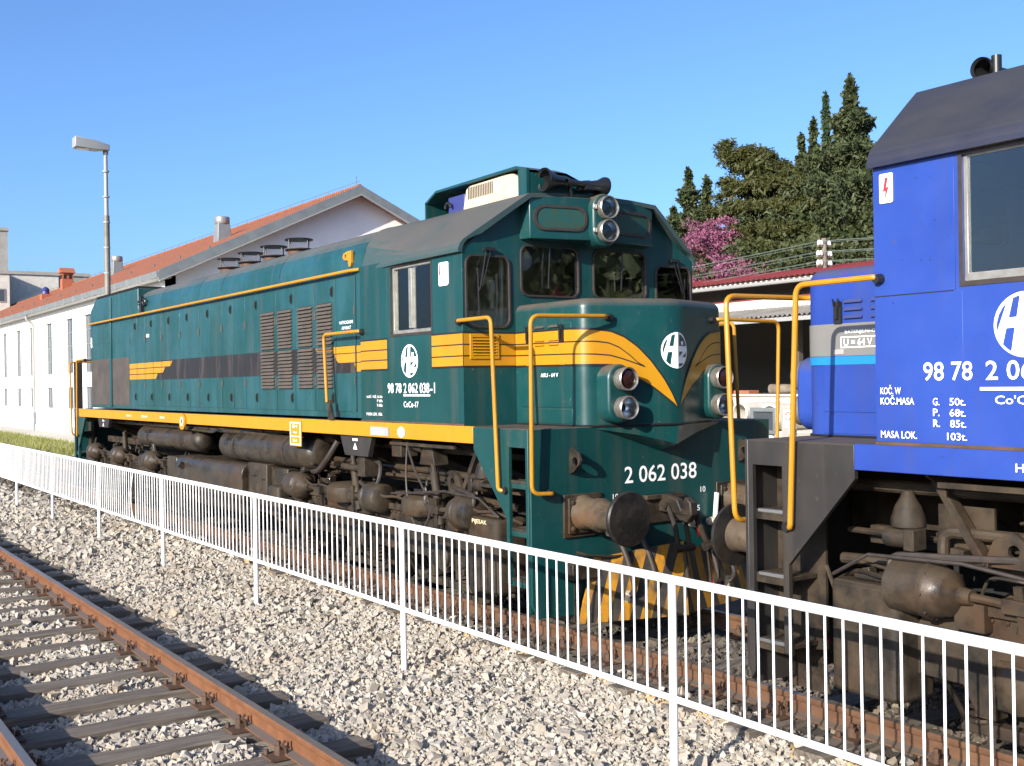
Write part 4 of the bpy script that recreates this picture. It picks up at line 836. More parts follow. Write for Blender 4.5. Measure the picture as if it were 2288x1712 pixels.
# ------------------------------------------------------------------ paint schemes
def green_decals(root, P, lh, nose, cab, NS):
    ux, uz = (1, 0, 0), (0, 0, 1)
    yl = MB(); bl = MB()
    def flush(par):
        nonlocal yl, bl
        if yl.f: P('yellow_stripe', yl, 'stripe', par, normals=False)
        if bl.f: P('black_line', bl, 'black_line', par, normals=False)
        yl = MB(); bl = MB()
    LINES = [(2.50, .011), (2.398, .011)]
    ycab = -WC - .007
    def hband(f, a, b):                                                  # f(t,z) -> point ; stripe block with lines between a and b
        yl.add([f(a, 2.305, 0), f(b, 2.305, 0), f(b, 2.60, 0), f(a, 2.60, 0)], [(0, 1, 2, 3)])
        for z, h in LINES + [(2.302, .016), (2.607, .016)]: bl.add([f(a, z - h / 2, 1), f(b, z - h / 2, 1), f(b, z + h / 2, 1), f(a, z + h / 2, 1)], [(0, 1, 2, 3)])
    hband(lambda t, z, k: (t, ycab - .0015 * k, z), -3.045, -2.46); flush(cab); hband(lambda t, z, k: (t, ycab - .0015 * k, z), -1.572, XC); flush(cab)
    for s in (-1, 1): hband(lambda t, z, k: (XC + .002 + .0015 * k, s * t, z), .835, WC); flush(cab)
    # hood: flag at the radiator end, black band, beak at the cab end
    yh = -WH - .0105
    def clip(x0, x1):
        for a, b in zip(DOORX, DOORX[1:]):
            p, q = max(a + .008, x0), min(b - .008, x1)
            if q - p > .004: yield p, q
    def poly_strip(mb, zt, zb, xa, xb, off, slant=.0):
        for p, q in clip(xa, xb):
            def zz(x): return (zb + (zt - zb) * max(0, 1 - ((xb - x) / slant if slant > 0 and xb - x < slant else 1))) if slant > 0 else zb
            n = 8; vs = []
            for i in range(n + 1):
                x = p + (q - p) * i / n; vs += [(x, off, zz(x)), (x, off, zt)]
            mb.add(vs, [(2 * i, 2 * i + 2, 2 * i + 3, 2 * i + 1) for i in range(n)])
    def poly_strip_l(mb, zt, zb, xa, xb, off, slant):
        for p, q in clip(xa, xb):
            n = 8; vs = []
            for i in range(n + 1):
                x = p + (q - p) * i / n; t = min(1, (x - xa) / slant); vs += [(x, off, zt - (zt - zb) * math.sqrt(t)), (x, off, zt)]
            mb.add(vs, [(2 * i, 2 * i + 2, 2 * i + 3, 2 * i + 1) for i in range(n)])
    for zt, zb, xe in ((2.566, 2.485, -9.65), (2.472, 2.392, -10.03), (2.378, 2.300, -10.41)): poly_strip(yl, zt, zb, -12.008, xe, yh - .002, .10); flush(lh)
    flush(lh)
    for zt, zb in ((2.485, 2.472), (2.392, 2.378)): poly_strip(bl, zt, zb, -12.008, -10.1, yh - .002); flush(lh)
    bd = MB()
    for p, q in clip(-10.45, -3.35): bd.add([(p, yh, 2.283), (q, yh, 2.283), (q, yh, 2.583), (p, yh, 2.583)], [(0, 1, 2, 3)])
    for zt, zb, xa in ((2.572, 2.500, -4.37), (2.490, 2.396, -3.86), (2.386, 2.295, -3.37)):
        poly_strip_l(yl, zt, zb, xa, -3.34, yh - .002, .10); yl.add([(-3.33, -WH - .004, zb), (-3.07, -WH - .004, zb), (-3.07, -WH - .004, zt), (-3.33, -WH - .004, zt)], [(0, 1, 2, 3)]); flush(lh)
    # nose: bands round the corner sweep down to the point of the V
    sA = s_x(-1.015); sB = s_y(-.71)
    topc = [(sA, 2.60), (s_x(-.2), 2.602), (sB, 2.59), (s_y(-.576), 2.572), (s_y(-.463), 2.524), (s_y(-.35), 2.439), (s_y(-.238), 2.319), (s_y(-.125), 2.159), (s_y(-.057), 2.035), (s_y(-.012), 1.925)]
    botc = [(sA, 2.305), (s_x(-.2), 2.30), (sB, 2.298), (s_y(-.569), 2.295), (s_y(-.467), 2.248), (s_y(-.355), 2.174), (s_y(-.218), 2.098), (s_y(-.104), 2.005), (s_y(-.035), 1.948), (s_y(-.012), 1.92)]
    l1 = [(sA, 2.50), (s_x(-.2), 2.495), (sB, 2.492), (s_y(-.6), 2.478), (s_y(-.51), 2.44), (s_y(-.42), 2.372), (s_y(-.353), 2.309), (s_y(-.29), 2.271)]
    l2 = [(sA, 2.398), (s_x(-.2), 2.39), (sB, 2.383), (s_y(-.59), 2.373), (s_y(-.489), 2.344), (s_y(-.398), 2.312), (s_y(-.29), 2.271)]
    mirror = lambda c: [(NTOT - s, z) for s, z in c[::-1]]
    for c in (lambda q: q, mirror):
        nose_strip(c(topc), c(botc), .0085, yl, 90)
        for q, wd in ((l1, .011), (l2, .011)): nose_line(c(q), wd, .010, bl, 90)
        nose_line(c([(s, z + .006) for s, z in topc]), .018, .0092, bl, 90); nose_line(c([(s, z - .006) for s, z in botc]), .018, .0092, bl, 90); flush(nose)
    P('dark_band', bd, 'band', lh, normals=False)
    logo(lambda u, v, o: nose_at(NMID + u * .158, 2.41 + v * .157, o + .002), MT['white_print'], MT['green'], nose)
    logo(lambda u, v, o: Vector((-2.01 + u * .165, -WC - o, 2.376 + v * .160)), MT['white_print'], MT['green'], cab)
    y = -WC
    text('98 78', .098, .285, (-2.462, y, 2.065), ux, uz, MT['white_print'], cab); text('2 062 038', .098, .50, (-2.132, y, 2.065), ux, uz, MT['white_print'], cab); text('-1', .098, .085, (-1.612, y, 2.065), ux, uz, MT['white_print'], cab)
    P('number_underline', MB().add([(-2.14, y - .004, 2.036), (-1.62, y - .004, 2.036), (-1.62, y - .004, 2.053), (-2.14, y - .004, 2.053)], [(0, 1, 2, 3)]), 'white_print', cab, normals=False)
    text('CoCo-17', .056, .29, (-2.135, y, 1.928), ux, uz, MT['white_print'], cab)
    y2 = y - .005
    text('KOČ. TEŽ. G 50t', .030, .345, (-2.915, y2, 2.018), ux, uz, MT['white_print'], cab); text('P 68t', .027, .115, (-2.685, y2, 1.975), ux, uz, MT['white_print'], cab); text('R 85t', .027, .115, (-2.685, y2, 1.930), ux, uz, MT['white_print'], cab); text('MASA LOK. 103t', .030, .345, (-2.925, y2, 1.838), ux, uz, MT['white_print'], cab)
    text('AKU - 64 V', .036, .26, (-.62, -WN - .006, 2.195), ux, uz, MT['white_print'], nose)
    text('VATROGASNI', .035, .34, (-3.73, -WH - .008, 2.815), ux, uz, MT['white_print'], lh); text('APARAT', .035, .23, (-3.67, -WH - .008, 2.755), ux, uz, MT['white_print'], lh)
    text('2 062 038', .147, .845, (0.0, -.405, 1.262), (0, 1, 0), uz, MT['white_print'], root)
    text('10', .052, .062, (0, -.54, 1.13), (0, 1, 0), uz, MT['white_print'], root); text('10', .052, .062, (0, .485, 1.13), (0, 1, 0), uz, MT['white_print'], root); text('5', .05, .034, (0, .441, .965), (0, 1, 0), uz, MT['white_print'], root)
    text('PIJESAK', .048, .24, (-.99, -1.342, .90), ux, uz, MT['sand_print'], root)
    # plates on the sill
    ys = -1.405
    P('electric_plate', MB().box(-4.90, -4.57, ys - .012, ys, 1.45, 1.745), 'yellow', bevel=.004); P('plate_border', MB().plate(rect(-4.885, -4.585, 1.465, 1.73), [rect(-4.872, -4.598, 1.478, 1.717)], 'y', ys - .0145, ys - .012).box(-4.872, -4.598, ys - .0145, ys - .012, 1.56, 1.568), 'white_print', normals=True)
    text('380 V', .035, .15, (-4.81, ys - .012, 1.665), ux, uz, MT['white_print'], root); text('50 A', .035, .13, (-4.80, ys - .012, 1.50), ux, uz, MT['white_print'], root); text('~', .022, .10, (-4.785, ys - .012, 1.60), ux, uz, MT['white_print'], root)
    P('builders_plate', MB().box(-2.83, -2.52, ys - .006, ys, 1.635, 1.725), 'grey_print', bevel=.002); P('plate_end', MB().box(-2.53, -2.43, ys - .008, ys, 1.637, 1.723), 'pale_grey')
    lo = MB(); lo.add([(-2.175 + .075 * math.cos(a), ys - .003, 1.685 + .052 * math.sin(a)) for a in np.linspace(0, 2 * math.pi, 24, endpoint=False)], [tuple(range(24))]); P('small_emblem', lo, 'white_print', normals=False)
    ey = P('towing_eye', MB().plate(rrect(-8.86, 1.65, .24, .23, .09, 5), [circ(-8.86, 1.655, .038, 14)], 'y', ys - .03, ys), 'yellow', bevel=.005); P('eye_ring', MB().plate(circ(-8.86, 1.655, .066, 18), [circ(-8.86, 1.655, .040, 18)], 'y', ys - .033, ys - .030), 'white_print', ey); P('eye_hole', MB().box(-8.91, -8.81, ys - .004, ys - .001, 1.61, 1.70), 'void', ey)
    for x, wd in ((-11.9, .5), (-11.0, .55), (-10.0, .40)): text('DIZALICA', .03, wd * .6, (x, ys, 1.68), ux, uz, MT['white_print'], root)
    for x in (-3.28, -13.6): P('jack_mark', MB().add([(x - .05, -1.364, 1.47), (x + .05, -1.364, 1.47), (x, -1.364, 1.54)], [(0, 1, 2)]).add([(x - .06, -1.364, 1.56), (x + .06, -1.364, 1.56), (x + .06, -1.364, 1.585), (x - .06, -1.364, 1.585)], [(0, 1, 2, 3)]), 'white_print', normals=False)
    # enamel warning sign on the cab
    sg = P('warning_sign', MB().prism(rrect(-1.334, 3.155, .17, .215, .02, 4), 'y', -WC - .011, -WC - .005), 'white_print')
    zz = [(-1.40, 3.245), (-1.375, 3.245), (-1.388, 3.18), (-1.375, 3.185), (-1.400, 3.075), (-1.397, 3.155), (-1.41, 3.15)]
    P('lightning_mark', MB().add([(a, -WC - .0125, b) for a, b in zz], [tuple(range(7))]), 'red_print', sg, normals=False)
    for k, t_ in enumerate(('OPASNOST', 'ZONA', 'OD STRUJE')): text(t_, .014, .085, (-1.355, -WC - .009, 3.20 - k * .045), ux, uz, MT['black_line'], sg)
    P('small_plate', MB().box(-11.0, -10.86, -WH - .013, -WH - .008, 2.98, 3.03), 'white_print'); P('small_plate', MB().box(-14.62, -14.55, -WH - .013, -WH - .004, 2.93, 3.12), 'white_print')

def blue_decals(root, P, lh, nose, cab, NS):
    # side that faces the platform: local +y, reading direction local -x ;  local x = 2.39 - world x
    ux, uz = (-1, 0, 0), (0, 0, 1); L = lambda wx: 2.39 - wx
    y = WC; W = MT['white_print']
    text('98 78', .100, .295, (L(3.724), y, 2.128), ux, uz, W, cab); text('2 062', .100, .335, (L(4.095), y, 2.128), ux, uz, W, cab)
    P('number_underline', MB().add([(L(4.06), y + .004, 2.075), (L(4.62), y + .004, 2.075), (L(4.62), y + .004, 2.092), (L(4.06), y + .004, 2.092)], [(0, 1, 2, 3)]), 'white_print', cab, normals=False)
    logo(lambda u, v, o: Vector((L(4.315) - u * .172, y + o, 2.405 + v * .165)), W, MT['blue'], cab)
    y2 = y + .005
    for t_, x, z, wd in (('KOČ. W', 3.447, 2.055, .135), ('KOČ.MASA', 3.447, 1.998, .22), ('G.', 3.784, 1.996, .040), ('50t.', 3.885, 1.996, .095), ('P.', 3.784, 1.938, .04), ('68t.', 3.885, 1.938, .095), ('R.', 3.784, 1.880, .042), ('85t.', 3.887, 1.880, .095), ('MASA LOK.', 3.447, 1.812, .235), ('103t.', 3.868, 1.812, .118), ("Co'Co'", 4.145, 2.005, .235)):
        h = .040 if '.' in t_ or 't' in t_ else .045
        if 'KO' in t_: h = .052
        text(t_, h, wd, (L(x), y2 if x < 3.94 else y, z), ux, uz, W, cab)
    text('HŽ', .055, .10, (L(4.26), 1.404, 1.665), ux, uz, W, root)
    # grey and light blue band round the nose
    g = MB(); b = MB()
    nose_strip([(0.02, 2.50), (NTOT - .02, 2.50)], [(0.02, 2.292), (NTOT - .02, 2.292)], .0085, g, 120); nose_strip([(0.02, 2.289), (NTOT - .02, 2.289)], [(0.02, 2.235), (NTOT - .02, 2.235)], .0085, b, 120)
    P('grey_band', g, 'band_grey', nose, normals=False); P('light_blue_band', b, 'light_blue', nose, normals=False)
    yn = WN + .009
    text('BATERIJE:Ni-Cd', .028, .25, (L(2.745), yn, 2.428), ux, uz, W, nose); text('U = 64 V', .045, .22, (L(2.735), yn, 2.355), ux, uz, W, nose)
    P('voltage_frame', MB().plate(rect(L(2.99), L(2.705), 2.342, 2.414), [rect(L(2.983), L(2.712), 2.349, 2.407)], 'y', yn, yn + .002), 'white_print', nose)
    sg = P('warning_sign', MB().prism(rrect(L(3.504), 3.203, .088, .165, .010, 4), 'y', WC + .005, WC + .010), 'white_print')
    P('sign_border', MB().plate(rrect(L(3.504), 3.203, .082, .158, .008, 4), [rrect(L(3.504), 3.203, .076, .152, .006, 4)], 'y', WC + .010, WC + .0112), 'red_print', sg)
    zz = [(3.500, 3.262), (3.520, 3.262), (3.506, 3.206), (3.524, 3.212), (3.499, 3.135), (3.501, 3.190), (3.484, 3.183)]
    P('lightning_mark', MB().add([(L(a), WC + .0116, c) for a, c in zz], [tuple(range(7))]), 'red_print', sg, normals=False)

build_loco(dict(loc=(0, 0, 0), rz=0, label='dark green diesel locomotive with yellow stripes, numbered 2 062 038', body='green', hood='green_hood', roof='green_roof', pilot='green', sill='yellow', near=-1, dark=False, aircon=True, decals=green_decals))
build_loco(dict(loc=(2.39, 0, 0), rz=math.pi, label='bright blue diesel locomotive with dark roof and black end steps', body='blue', hood='blue', roof='blue_roof', pilot='dark_pilot', sill='blue', near=1, dark=True, aircon=False, decals=blue_decals))

# ------------------------------------------------------------------ ground, ballast, tracks
def struct(name, mb, mat, **k): return tag(obj(name, mb, MT[mat], **k), kind='structure')
struct('ground', MB().add([(-2500, -2500, -.46), (2500, -2500, -.46), (2500, 2500, -.46), (-2500, 2500, -.46)], [(0, 1, 2, 3)]), 'earth', normals=False)
YN = -4.58; ZN = -.03                                                     # near track centre line, rail level
def grid(name, x0, x1, y0, y1, nx, ny, zf, mat):
    xs = np.linspace(x0, x1, nx); ys = np.linspace(y0, y1, ny); Xg, Yg = np.meshgrid(xs, ys, indexing='ij'); V = np.stack([Xg, Yg, zf(Xg, Yg)], -1).reshape(-1, 3)
    i = np.arange(nx - 1)[:, None] * ny + np.arange(ny - 1)[None, :]; F = np.stack([i, i + ny, i + ny + 1, i + 1], -1).reshape(-1, 4)
    o = bulk(name, V, F, MT[mat], smooth=True); o['kind'] = 'structure'; return o
def bedz(x, y):
    z = -.255 + .012 * np.sin(x * 2.1 + y * 1.3) + .010 * np.sin(x * .9 - y * 2.7) + .008 * np.sin(x * 5.3 + 1.7 * y)
    z = z + .015 * np.exp(-((y + 2.3) / .55) ** 2)
    z = z - .035 * np.exp(-((y - YN - 1.0) / .28) ** 2) - .03 * np.exp(-((y - YN + .45) / .25) ** 2)
    return z + .04 * np.clip((y + 1.6) / .4, 0, 1)
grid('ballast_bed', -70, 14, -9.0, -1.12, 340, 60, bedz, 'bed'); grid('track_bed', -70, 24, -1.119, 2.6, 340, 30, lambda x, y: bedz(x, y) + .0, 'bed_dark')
PHI = (1 + 5 ** .5) / 2
ICO = np.array([(-1, PHI, 0), (1, PHI, 0), (-1, -PHI, 0), (1, -PHI, 0), (0, -1, PHI), (0, 1, PHI), (0, -1, -PHI), (0, 1, -PHI), (PHI, 0, -1), (PHI, 0, 1), (-PHI, 0, -1), (-PHI, 0, 1)]) / 1.902
ICF = np.array([(0, 11, 5), (0, 5, 1), (0, 1, 7), (0, 7, 10), (0, 10, 11), (1, 5, 9), (5, 11, 4), (11, 10, 2), (10, 7, 6), (7, 1, 8), (3, 9, 4), (3, 4, 2), (3, 2, 6), (3, 6, 8), (3, 8, 9), (4, 9, 5), (2, 4, 11), (6, 2, 10), (8, 6, 7), (9, 8, 1)])
CUB = np.array([(x, y, z) for x in (-.62, .62) for y in (-.62, .62) for z in (-.62, .62)]); CUF = np.array([(0, 1, 3, 2), (4, 6, 7, 5), (0, 4, 5, 1), (2, 3, 7, 6), (0, 2, 6, 4), (1, 5, 7, 3)])
def rotmats(n):
    q = rng.normal(size=(n, 4)); q /= np.linalg.norm(q, axis=1)[:, None]; w_, x, y, z = q.T
    return np.stack([1 - 2 * (y * y + z * z), 2 * (x * y - z * w_), 2 * (x * z + y * w_), 2 * (x * y + z * w_), 1 - 2 * (x * x + z * z), 2 * (y * z - x * w_), 2 * (x * z - y * w_), 2 * (y * z + x * w_), 1 - 2 * (x * x + y * y)], -1).reshape(n, 3, 3)
def seen(x, y):
    d = np.stack([x - CAM.x, y - CAM.y, np.full_like(x, -.2 - CAM.z)], -1); c = d @ np.array(fw); a = d @ np.array(cr) / np.maximum(c, .1) * cd.lens / 36; b = d @ np.array(cu) / np.maximum(c, .1) * cd.lens / 36
    return (c > .5) & (np.abs(a) < .70) & (b > -.52)
def stones(name, areas, mat, keep=None):
    P_ = []; S_ = []
    for (x0, x1, y0, y1, dens, size) in areas:
        n = int((x1 - x0) * (y1 - y0) * dens); p = np.stack([rng.uniform(x0, x1, n), rng.uniform(y0, y1, n)], -1); s = size * np.exp(rng.normal(0, .36, n))
        k = seen(p[:, 0], p[:, 1]); p, s = p[k], s[k]
        if keep is not None: k = keep(p[:, 0], p[:, 1], s); p, s = p[k], s[k]
        P_.append(p); S_.append(s)
    p = np.concatenate(P_); s = np.minimum(np.concatenate(S_), .075); n = len(p)
    sh = (CUB[None] + rng.uniform(-.30, .30, (n, 8, 3))) * (s[:, None] * rng.uniform(.62, 1.25, (n, 3)))[:, None, :]
    V = np.einsum('nij,nkj->nki', rotmats(n), sh); c = np.stack([p[:, 0], p[:, 1], bedz(p[:, 0], p[:, 1]) + s * rng.uniform(-.1, .75, n)], -1)
    V = (V + c[:, None, :]).reshape(-1, 3); F = (CUF[None] + 8 * np.arange(n)[:, None, None]).reshape(-1, 4)
    o = bulk(name, V, F, MT[mat]); return o
SLX = [-.62 + .695 * k for k in range(-58, 9)]                              # near track sleeper centres
SLX2 = [-.35 + .62 * k for k in range(-34, 16)]
def keep_near(x, y, s):
    ok = (np.abs(y - (YN + .75)) > .085 + s * .6) & (np.abs(y - (YN - .75)) > .085 + s * .6)
    d = np.abs(((x + .62 + .3475) % .695) - .3475); ins = np.abs(y - YN) < 1.28
    return ok & (~ins | (d > .105 + s * .35)) & (y < -1.10 + .08 * np.sin(x * 3.1) + .05 * np.sin(x * 7.7))
tag(stones('ballast', [(-3, 5.5, -6.4, -1.0, 2000, .0168), (-9, -3, -6.0, -1.0, 1250, .0200), (-20, -9, -5.8, -1.0, 470, .030), (-48, -20, -5.2, -1.5, 120, .045)], 'stone', keep_near), 'pale limestone ballast stones around the near track', 'ballast', kind='stuff')
tag(stones('stained_grit', [(-12, 5.5, -1.40, -.98, 900, .0175)], 'stone_yellow', lambda x, y, s: rng.random(len(x)) < np.exp(-((y + 1.16) / .07) ** 2) * (.5 + .5 * np.sin(x * 1.3) ** 2)), 'rust stained yellow grit in a strip under the white fence', 'grit', kind='stuff')
def keep_far(x, y, s):
    d = np.abs(((x + .35 + .31) % .62) - .31)
    return (np.abs(y - .7525) > .085 + s * .5) & (np.abs(y + .7525) > .085 + s * .5) & ((np.abs(y) > 1.2) | (d > .06))
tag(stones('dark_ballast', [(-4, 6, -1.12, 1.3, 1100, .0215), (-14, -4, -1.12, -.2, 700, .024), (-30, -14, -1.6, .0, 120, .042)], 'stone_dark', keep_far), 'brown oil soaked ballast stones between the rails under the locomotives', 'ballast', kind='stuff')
tag(stones('pale_strays', [(-11, 5.5, -1.15, -.85, 45, .032)], 'stone', keep_far), 'scattered pale stones along the rail beside the locomotives', 'ballast', kind='stuff')

RP = [(-.0625, -.149), (.0625, -.149), (.0625, -.139), (.010, -.122), (.0075, -.05), (.030, -.040), (.0335, -.034), (.0335, -.008), (.026, 0), (-.026, 0), (-.0335, -.008), (-.0335, -.034), (-.030, -.040), (-.0075, -.05), (-.010, -.122), (-.0625, -.139)]
FAST = MB().box(-.085, .085, -.17, .17, -.165, -.149)
for s in (-1, 1):
    FAST.box(-.045, .045, min(s * .05, s * .10), max(s * .05, s * .10), -.150, -.118)
    FAST.lathe((0, s * .085, -.15), (0, 0, 1), [(0, .03), (.055, .03), (.06, .024), (.061, .016), (.085, .016), (.088, .010)], 6)
    FAST.tube([(.045, s * .05, -.14), (.06, s * .062, -.10), (.052, s * .085, -.075), (.044, s * .06, -.055)], .011, 6)
    FAST.lathe((-.055, s * .145, -.152), (0, 0, 1), [(0, .018), (.03, .018), (.035, .010)], 6)
def track(name, label, yc, zr, xs, x0, x1, rm, wood, fast_from, half):
    t = empty(name, (0, yc, zr), label, 'railway track')
    for s in (-1, 1): obj('rail', MB().prism([(s * .7525 + p[0], p[1]) for p in RP], 'x', x0, x1), MT[rm], t, angle=40)
    ss = []
    for v in range(3):
        mb = MB(); n = 9
        for i in range(n + 1):
            y = -half + 2 * half * i / n; dz = random.uniform(-.008, .004); w0 = .125 + random.uniform(-.01, .008)
            mb.v += [(-w0, y, -.33), (-w0 + random.uniform(-.004, .004), y, -.172 + dz), (w0, y, -.168 + dz + random.uniform(-.004, .004)), (w0, y, -.33)]
        for i in range(n): mb.f += [tuple(4 * i + q for q in (k, (k + 1) % 4, 4 + (k + 1) % 4, 4 + k)) for k in range(4)]
        mb.f += [(3, 2, 1, 0), (4 * n, 4 * n + 1, 4 * n + 2, 4 * n + 3)]
        ss.append(mb)
    proto = {}; fp = None
    for k, x in enumerate(xs):
        v = k % 3
        if v not in proto: sl_ = obj('sleeper', ss[v], MT[wood], t, bevel=.006); proto[v] = sl_
        else:
            sl_ = inst(proto[v], t)
            bv = sl_.modifiers.new('bevel', 'BEVEL'); bv.width = .006; bv.segments = 2; bv.limit_method = 'ANGLE'
        sl_.location = (x, random.uniform(-.03, .03), 0); sl_.rotation_euler = (0, 0, random.uniform(-.012, .012) + (math.pi if random.random() < .5 else 0))
        if x > fast_from:
            sl_.rotation_euler = (0, 0, 0); sl_.location.y = 0
            for s in (-1, 1):
                if fp is None: fp = obj('rail_fastening', FAST, MT['clip'], sl_); fp.location = (0, s * .7525, 0)
                else: inst(fp, sl_, (0, s * .7525, 0))
    return t
track('railway_track', 'empty rusty railway track on wooden sleepers in pale ballast', YN, ZN, SLX, -150, 16, 'rail', 'wood', -16, 1.28)
track('railway_track', 'railway track under the two locomotives with dark oily ballast', 0, 0, SLX2, -150, 40, 'rail_dark', 'wood', -9, 1.25)

# ------------------------------------------------------------------ white fence
YF = -2.162; ZT = .975; ZB = .272; SPC = 3.32
fe = empty('fence', (0, YF, -.2), 'white painted steel railing fence with thin upright bars beside the locomotives', 'fence')
def FL(mb, name='x', **k): return obj(name, mb, MT['white_fence'], fe, **k)
FX0, FX1 = -.787 - 7 * SPC, -.787 + 2 * SPC
FL(MB().tube([(FX0, 0, ZT + .2), (FX1, 0, ZT + .2)], .0265, 14), 'top_rail'); FL(MB().tube([(FX0, 0, ZB + .2), (FX1, 0, ZB + .2)], .0205, 12), 'bottom_rail')
pp = None
for k in range(-7, 3):
    x = -.787 + k * SPC
    if pp is None: pp = FL(MB().cyl((0, 0, -.25), (0, 0, ZT + .195), .0255, n=14), 'post'); pp.location = (x, 0, 0)
    else: inst(pp, fe, (x, 0, 0), (random.uniform(-.004, .004), random.uniform(-.003, .003), 0))
bp = None; NB = 29
for k in range(-7, 2):
    for j in range(1, NB):
        x = -.787 + k * SPC + j * SPC / NB
        if bp is None: bp = FL(MB().cyl((0, 0, ZB + .2), (0, 0, ZT + .2), .0072, n=7), 'bar'); bp.location = (x, 0, 0)
        elif k == -3 and j == 17: FL(MB().tube([(x, 0, ZB + .2), (x - .03, -.02, .62), (x - .05, -.03, .85), (x - .02, -.01, 1.05), (x, 0, ZT + .2)], .0072, 7), 'bar')
        else: inst(bp, fe, (x + random.uniform(-.003, .003), 0, 0), (0, random.uniform(-.004, .004), 0))

# ------------------------------------------------------------------ white hall with tiled roof
hall = empty('hall_building', (-60, 7.5, -.3), 'long white engine hall with orange tiled roof and tall narrow windows', 'building')
def H(name, mb, mat, par=None, **k):
    o = obj(name, mb, MT[mat], par or hall, **k)
    if par is None or par is hall: o.location = (60, -7.5, .3)
    return o
GX = -38.5; HX0 = -125
WX = [-46.6, -51.8, -55.9, -60.9, -65.76, -69.9, -74.6, -79.4, -84.2, -89, -94, -99, -104]
holes = [rect(x - .82, x + .82, 2.99, 5.95) for x in WX] + [rect(x - .82, x + .82, 1.09, 2.26) for x in WX]
H('wall', MB().plate(rect(HX0, GX, -.4, 6.75), holes, 'y', 7.5, 7.85), 'plaster')
H('gable_wall', MB().prism([(7.5, -.4), (24.5, -.4), (24.5, 6.9), (16, 10.85), (7.5, 6.9)], 'x', GX - .35, GX), 'plaster'); H('rear_wall', MB().box(HX0, GX, 24.15, 24.5, -.4, 6.9), 'plaster')
H('string_course', MB().box(HX0, GX, 7.46, 7.50, 2.56, 2.62), 'plaster')
for a in range(int(HX0), int(GX) - 1, 2):
    H('plinth_block', MB().box(a + .01, min(a + 1.99, GX), 7.40, 7.52, -.38, .105), 'plinth', bevel=.01)
for x in WX:
    for (z0, z1, n) in ((2.99, 5.95, 4), (1.09, 2.26, 1)):
        wn_ = H('window', MB().plate(rect(x - .81, x + .81, z0 + .01, z1 - .01), [rect(x - .77, x + .77, z0 + .06, z1 - .06)], 'y', 7.62, 7.68), 'fascia')
        H('window_pane', MB().box(x - .78, x + .78, 7.64, 7.65, z0 + .05, z1 - .05), 'dark_glass', wn_)
        for k in range(1, n): H('glazing_bar', MB().box(x - .78, x + .78, 7.61, 7.685, z0 + (z1 - z0) * k / n - .03, z0 + (z1 - z0) * k / n + .03), 'fascia', wn_)
        H('window_sill', MB().box(x - .86, x + .86, 7.45, 7.61, z0 - .06, z0), 'plaster', wn_)
EY, EZ, RY, RZ = 7.05, 6.86, 16.0, 11.02; SL = (RZ - EZ) / (RY - EY)
H('roof', MB().prism([(EY, EZ), (RY, RZ), (RY, RZ - .16), (EY, EZ - .16)], 'x', HX0, -37.85).prism([(RY, RZ), (2 * RY - EY, EZ), (2 * RY - EY, EZ - .16), (RY, RZ - .16)], 'x', HX0, -37.85), 'tiles')
H('ridge_tiles', MB().tube([(HX0, RY, RZ + .02), (-37.85, RY, RZ + .02)], .11, 8), 'tiles')
H('rake_fascia', MB().prism([(EY - .12, EZ - .36), (EY - .12, EZ + .04), (RY, RZ + .06), (2 * RY - EY + .12, EZ + .04), (2 * RY - EY + .12, EZ - .36), (RY, RZ - .34)], 'x', -37.848, -37.74), 'fascia')
H('rake_trim', MB().prism([(EY - .1, EZ - .42), (RY, RZ - .40), (2 * RY - EY + .1, EZ - .42), (2 * RY - EY + .1, EZ - .365), (RY, RZ - .345), (EY - .1, EZ - .365)], 'x', -37.845, -37.70), 'pale_grey')
H('soffit', MB().box(HX0, -37.9, 7.0, 7.5, 6.60, 6.66), 'pale_grey')
gt = H('gutter', MB().prism([(6.86, 6.62), (7.04, 6.60), (7.04, 6.84), (6.82, 6.84)], 'x', HX0, -37.75), 'fascia')
for x in range(-120, -38, 2): H('gutter_strap', MB().box(x - .02, x + .02, 6.81, 7.04, 6.60, 6.86), 'pale_grey', gt)
for x in (-64.6, -88.0): dp = H('downpipe', MB().tube(fillet([(x, 7.0, 6.62), (x, 7.0, 6.35), (x, 7.38, 6.1), (x, 7.38, -.28)], .15), .075, 10), 'pale_grey'); H('pipe_shoe', MB().cyl((x, 7.38, -.3), (x, 7.38, .8), .085, n=10), 'fascia', dp)
lc = H('lightning_conductor', MB().tube([(HX0, RY, RZ + .26), (-37.9, RY, RZ + .26)], .012, 5), 'wire')
for k in range(58): H('conductor_stay', MB().cyl((-38.2 - k * 1.5, RY, RZ + .05), (-38.2 - k * 1.5, RY, RZ + .28), .012, n=5), 'wire', lc)
for k in range(14): H('snow_guard', MB().box(-39.2 - k * 4.0, -39.12 - k * 4.0, 9.5, 9.56, EZ + (9.5 - EY) * SL, EZ + (9.5 - EY) * SL + .16), 'wire', lc)
H('finial', MB().tube([(-38.3, RY, RZ), (-38.2, RY, RZ + .20), (-38.2, RY, RZ + .55)], .015, 5), 'wire')
for (x, y) in ((-45.9, 12.5), (-68.5, 13.4)):
    zb = EZ + (y - EY) * SL
    vt = H('roof_vent', MB().loft([[(x + a * .36, y + b * .36, zb - .35) for a, b in ((-1, -1), (1, -1), (1, 1), (-1, 1))], [(x + a * .30, y + b * .30, zb + .75) for a, b in ((-1, -1), (1, -1), (1, 1), (-1, 1))]], caps=(True, True)), 'fascia', bevel=.03)
    H('vent_cowl', MB().lathe((x, y, zb + .72), (0, 0, 1), [(0, .34), (.06, .37), (.30, .37), (.35, .34), (.38, .05)], 22), 'alu', vt)
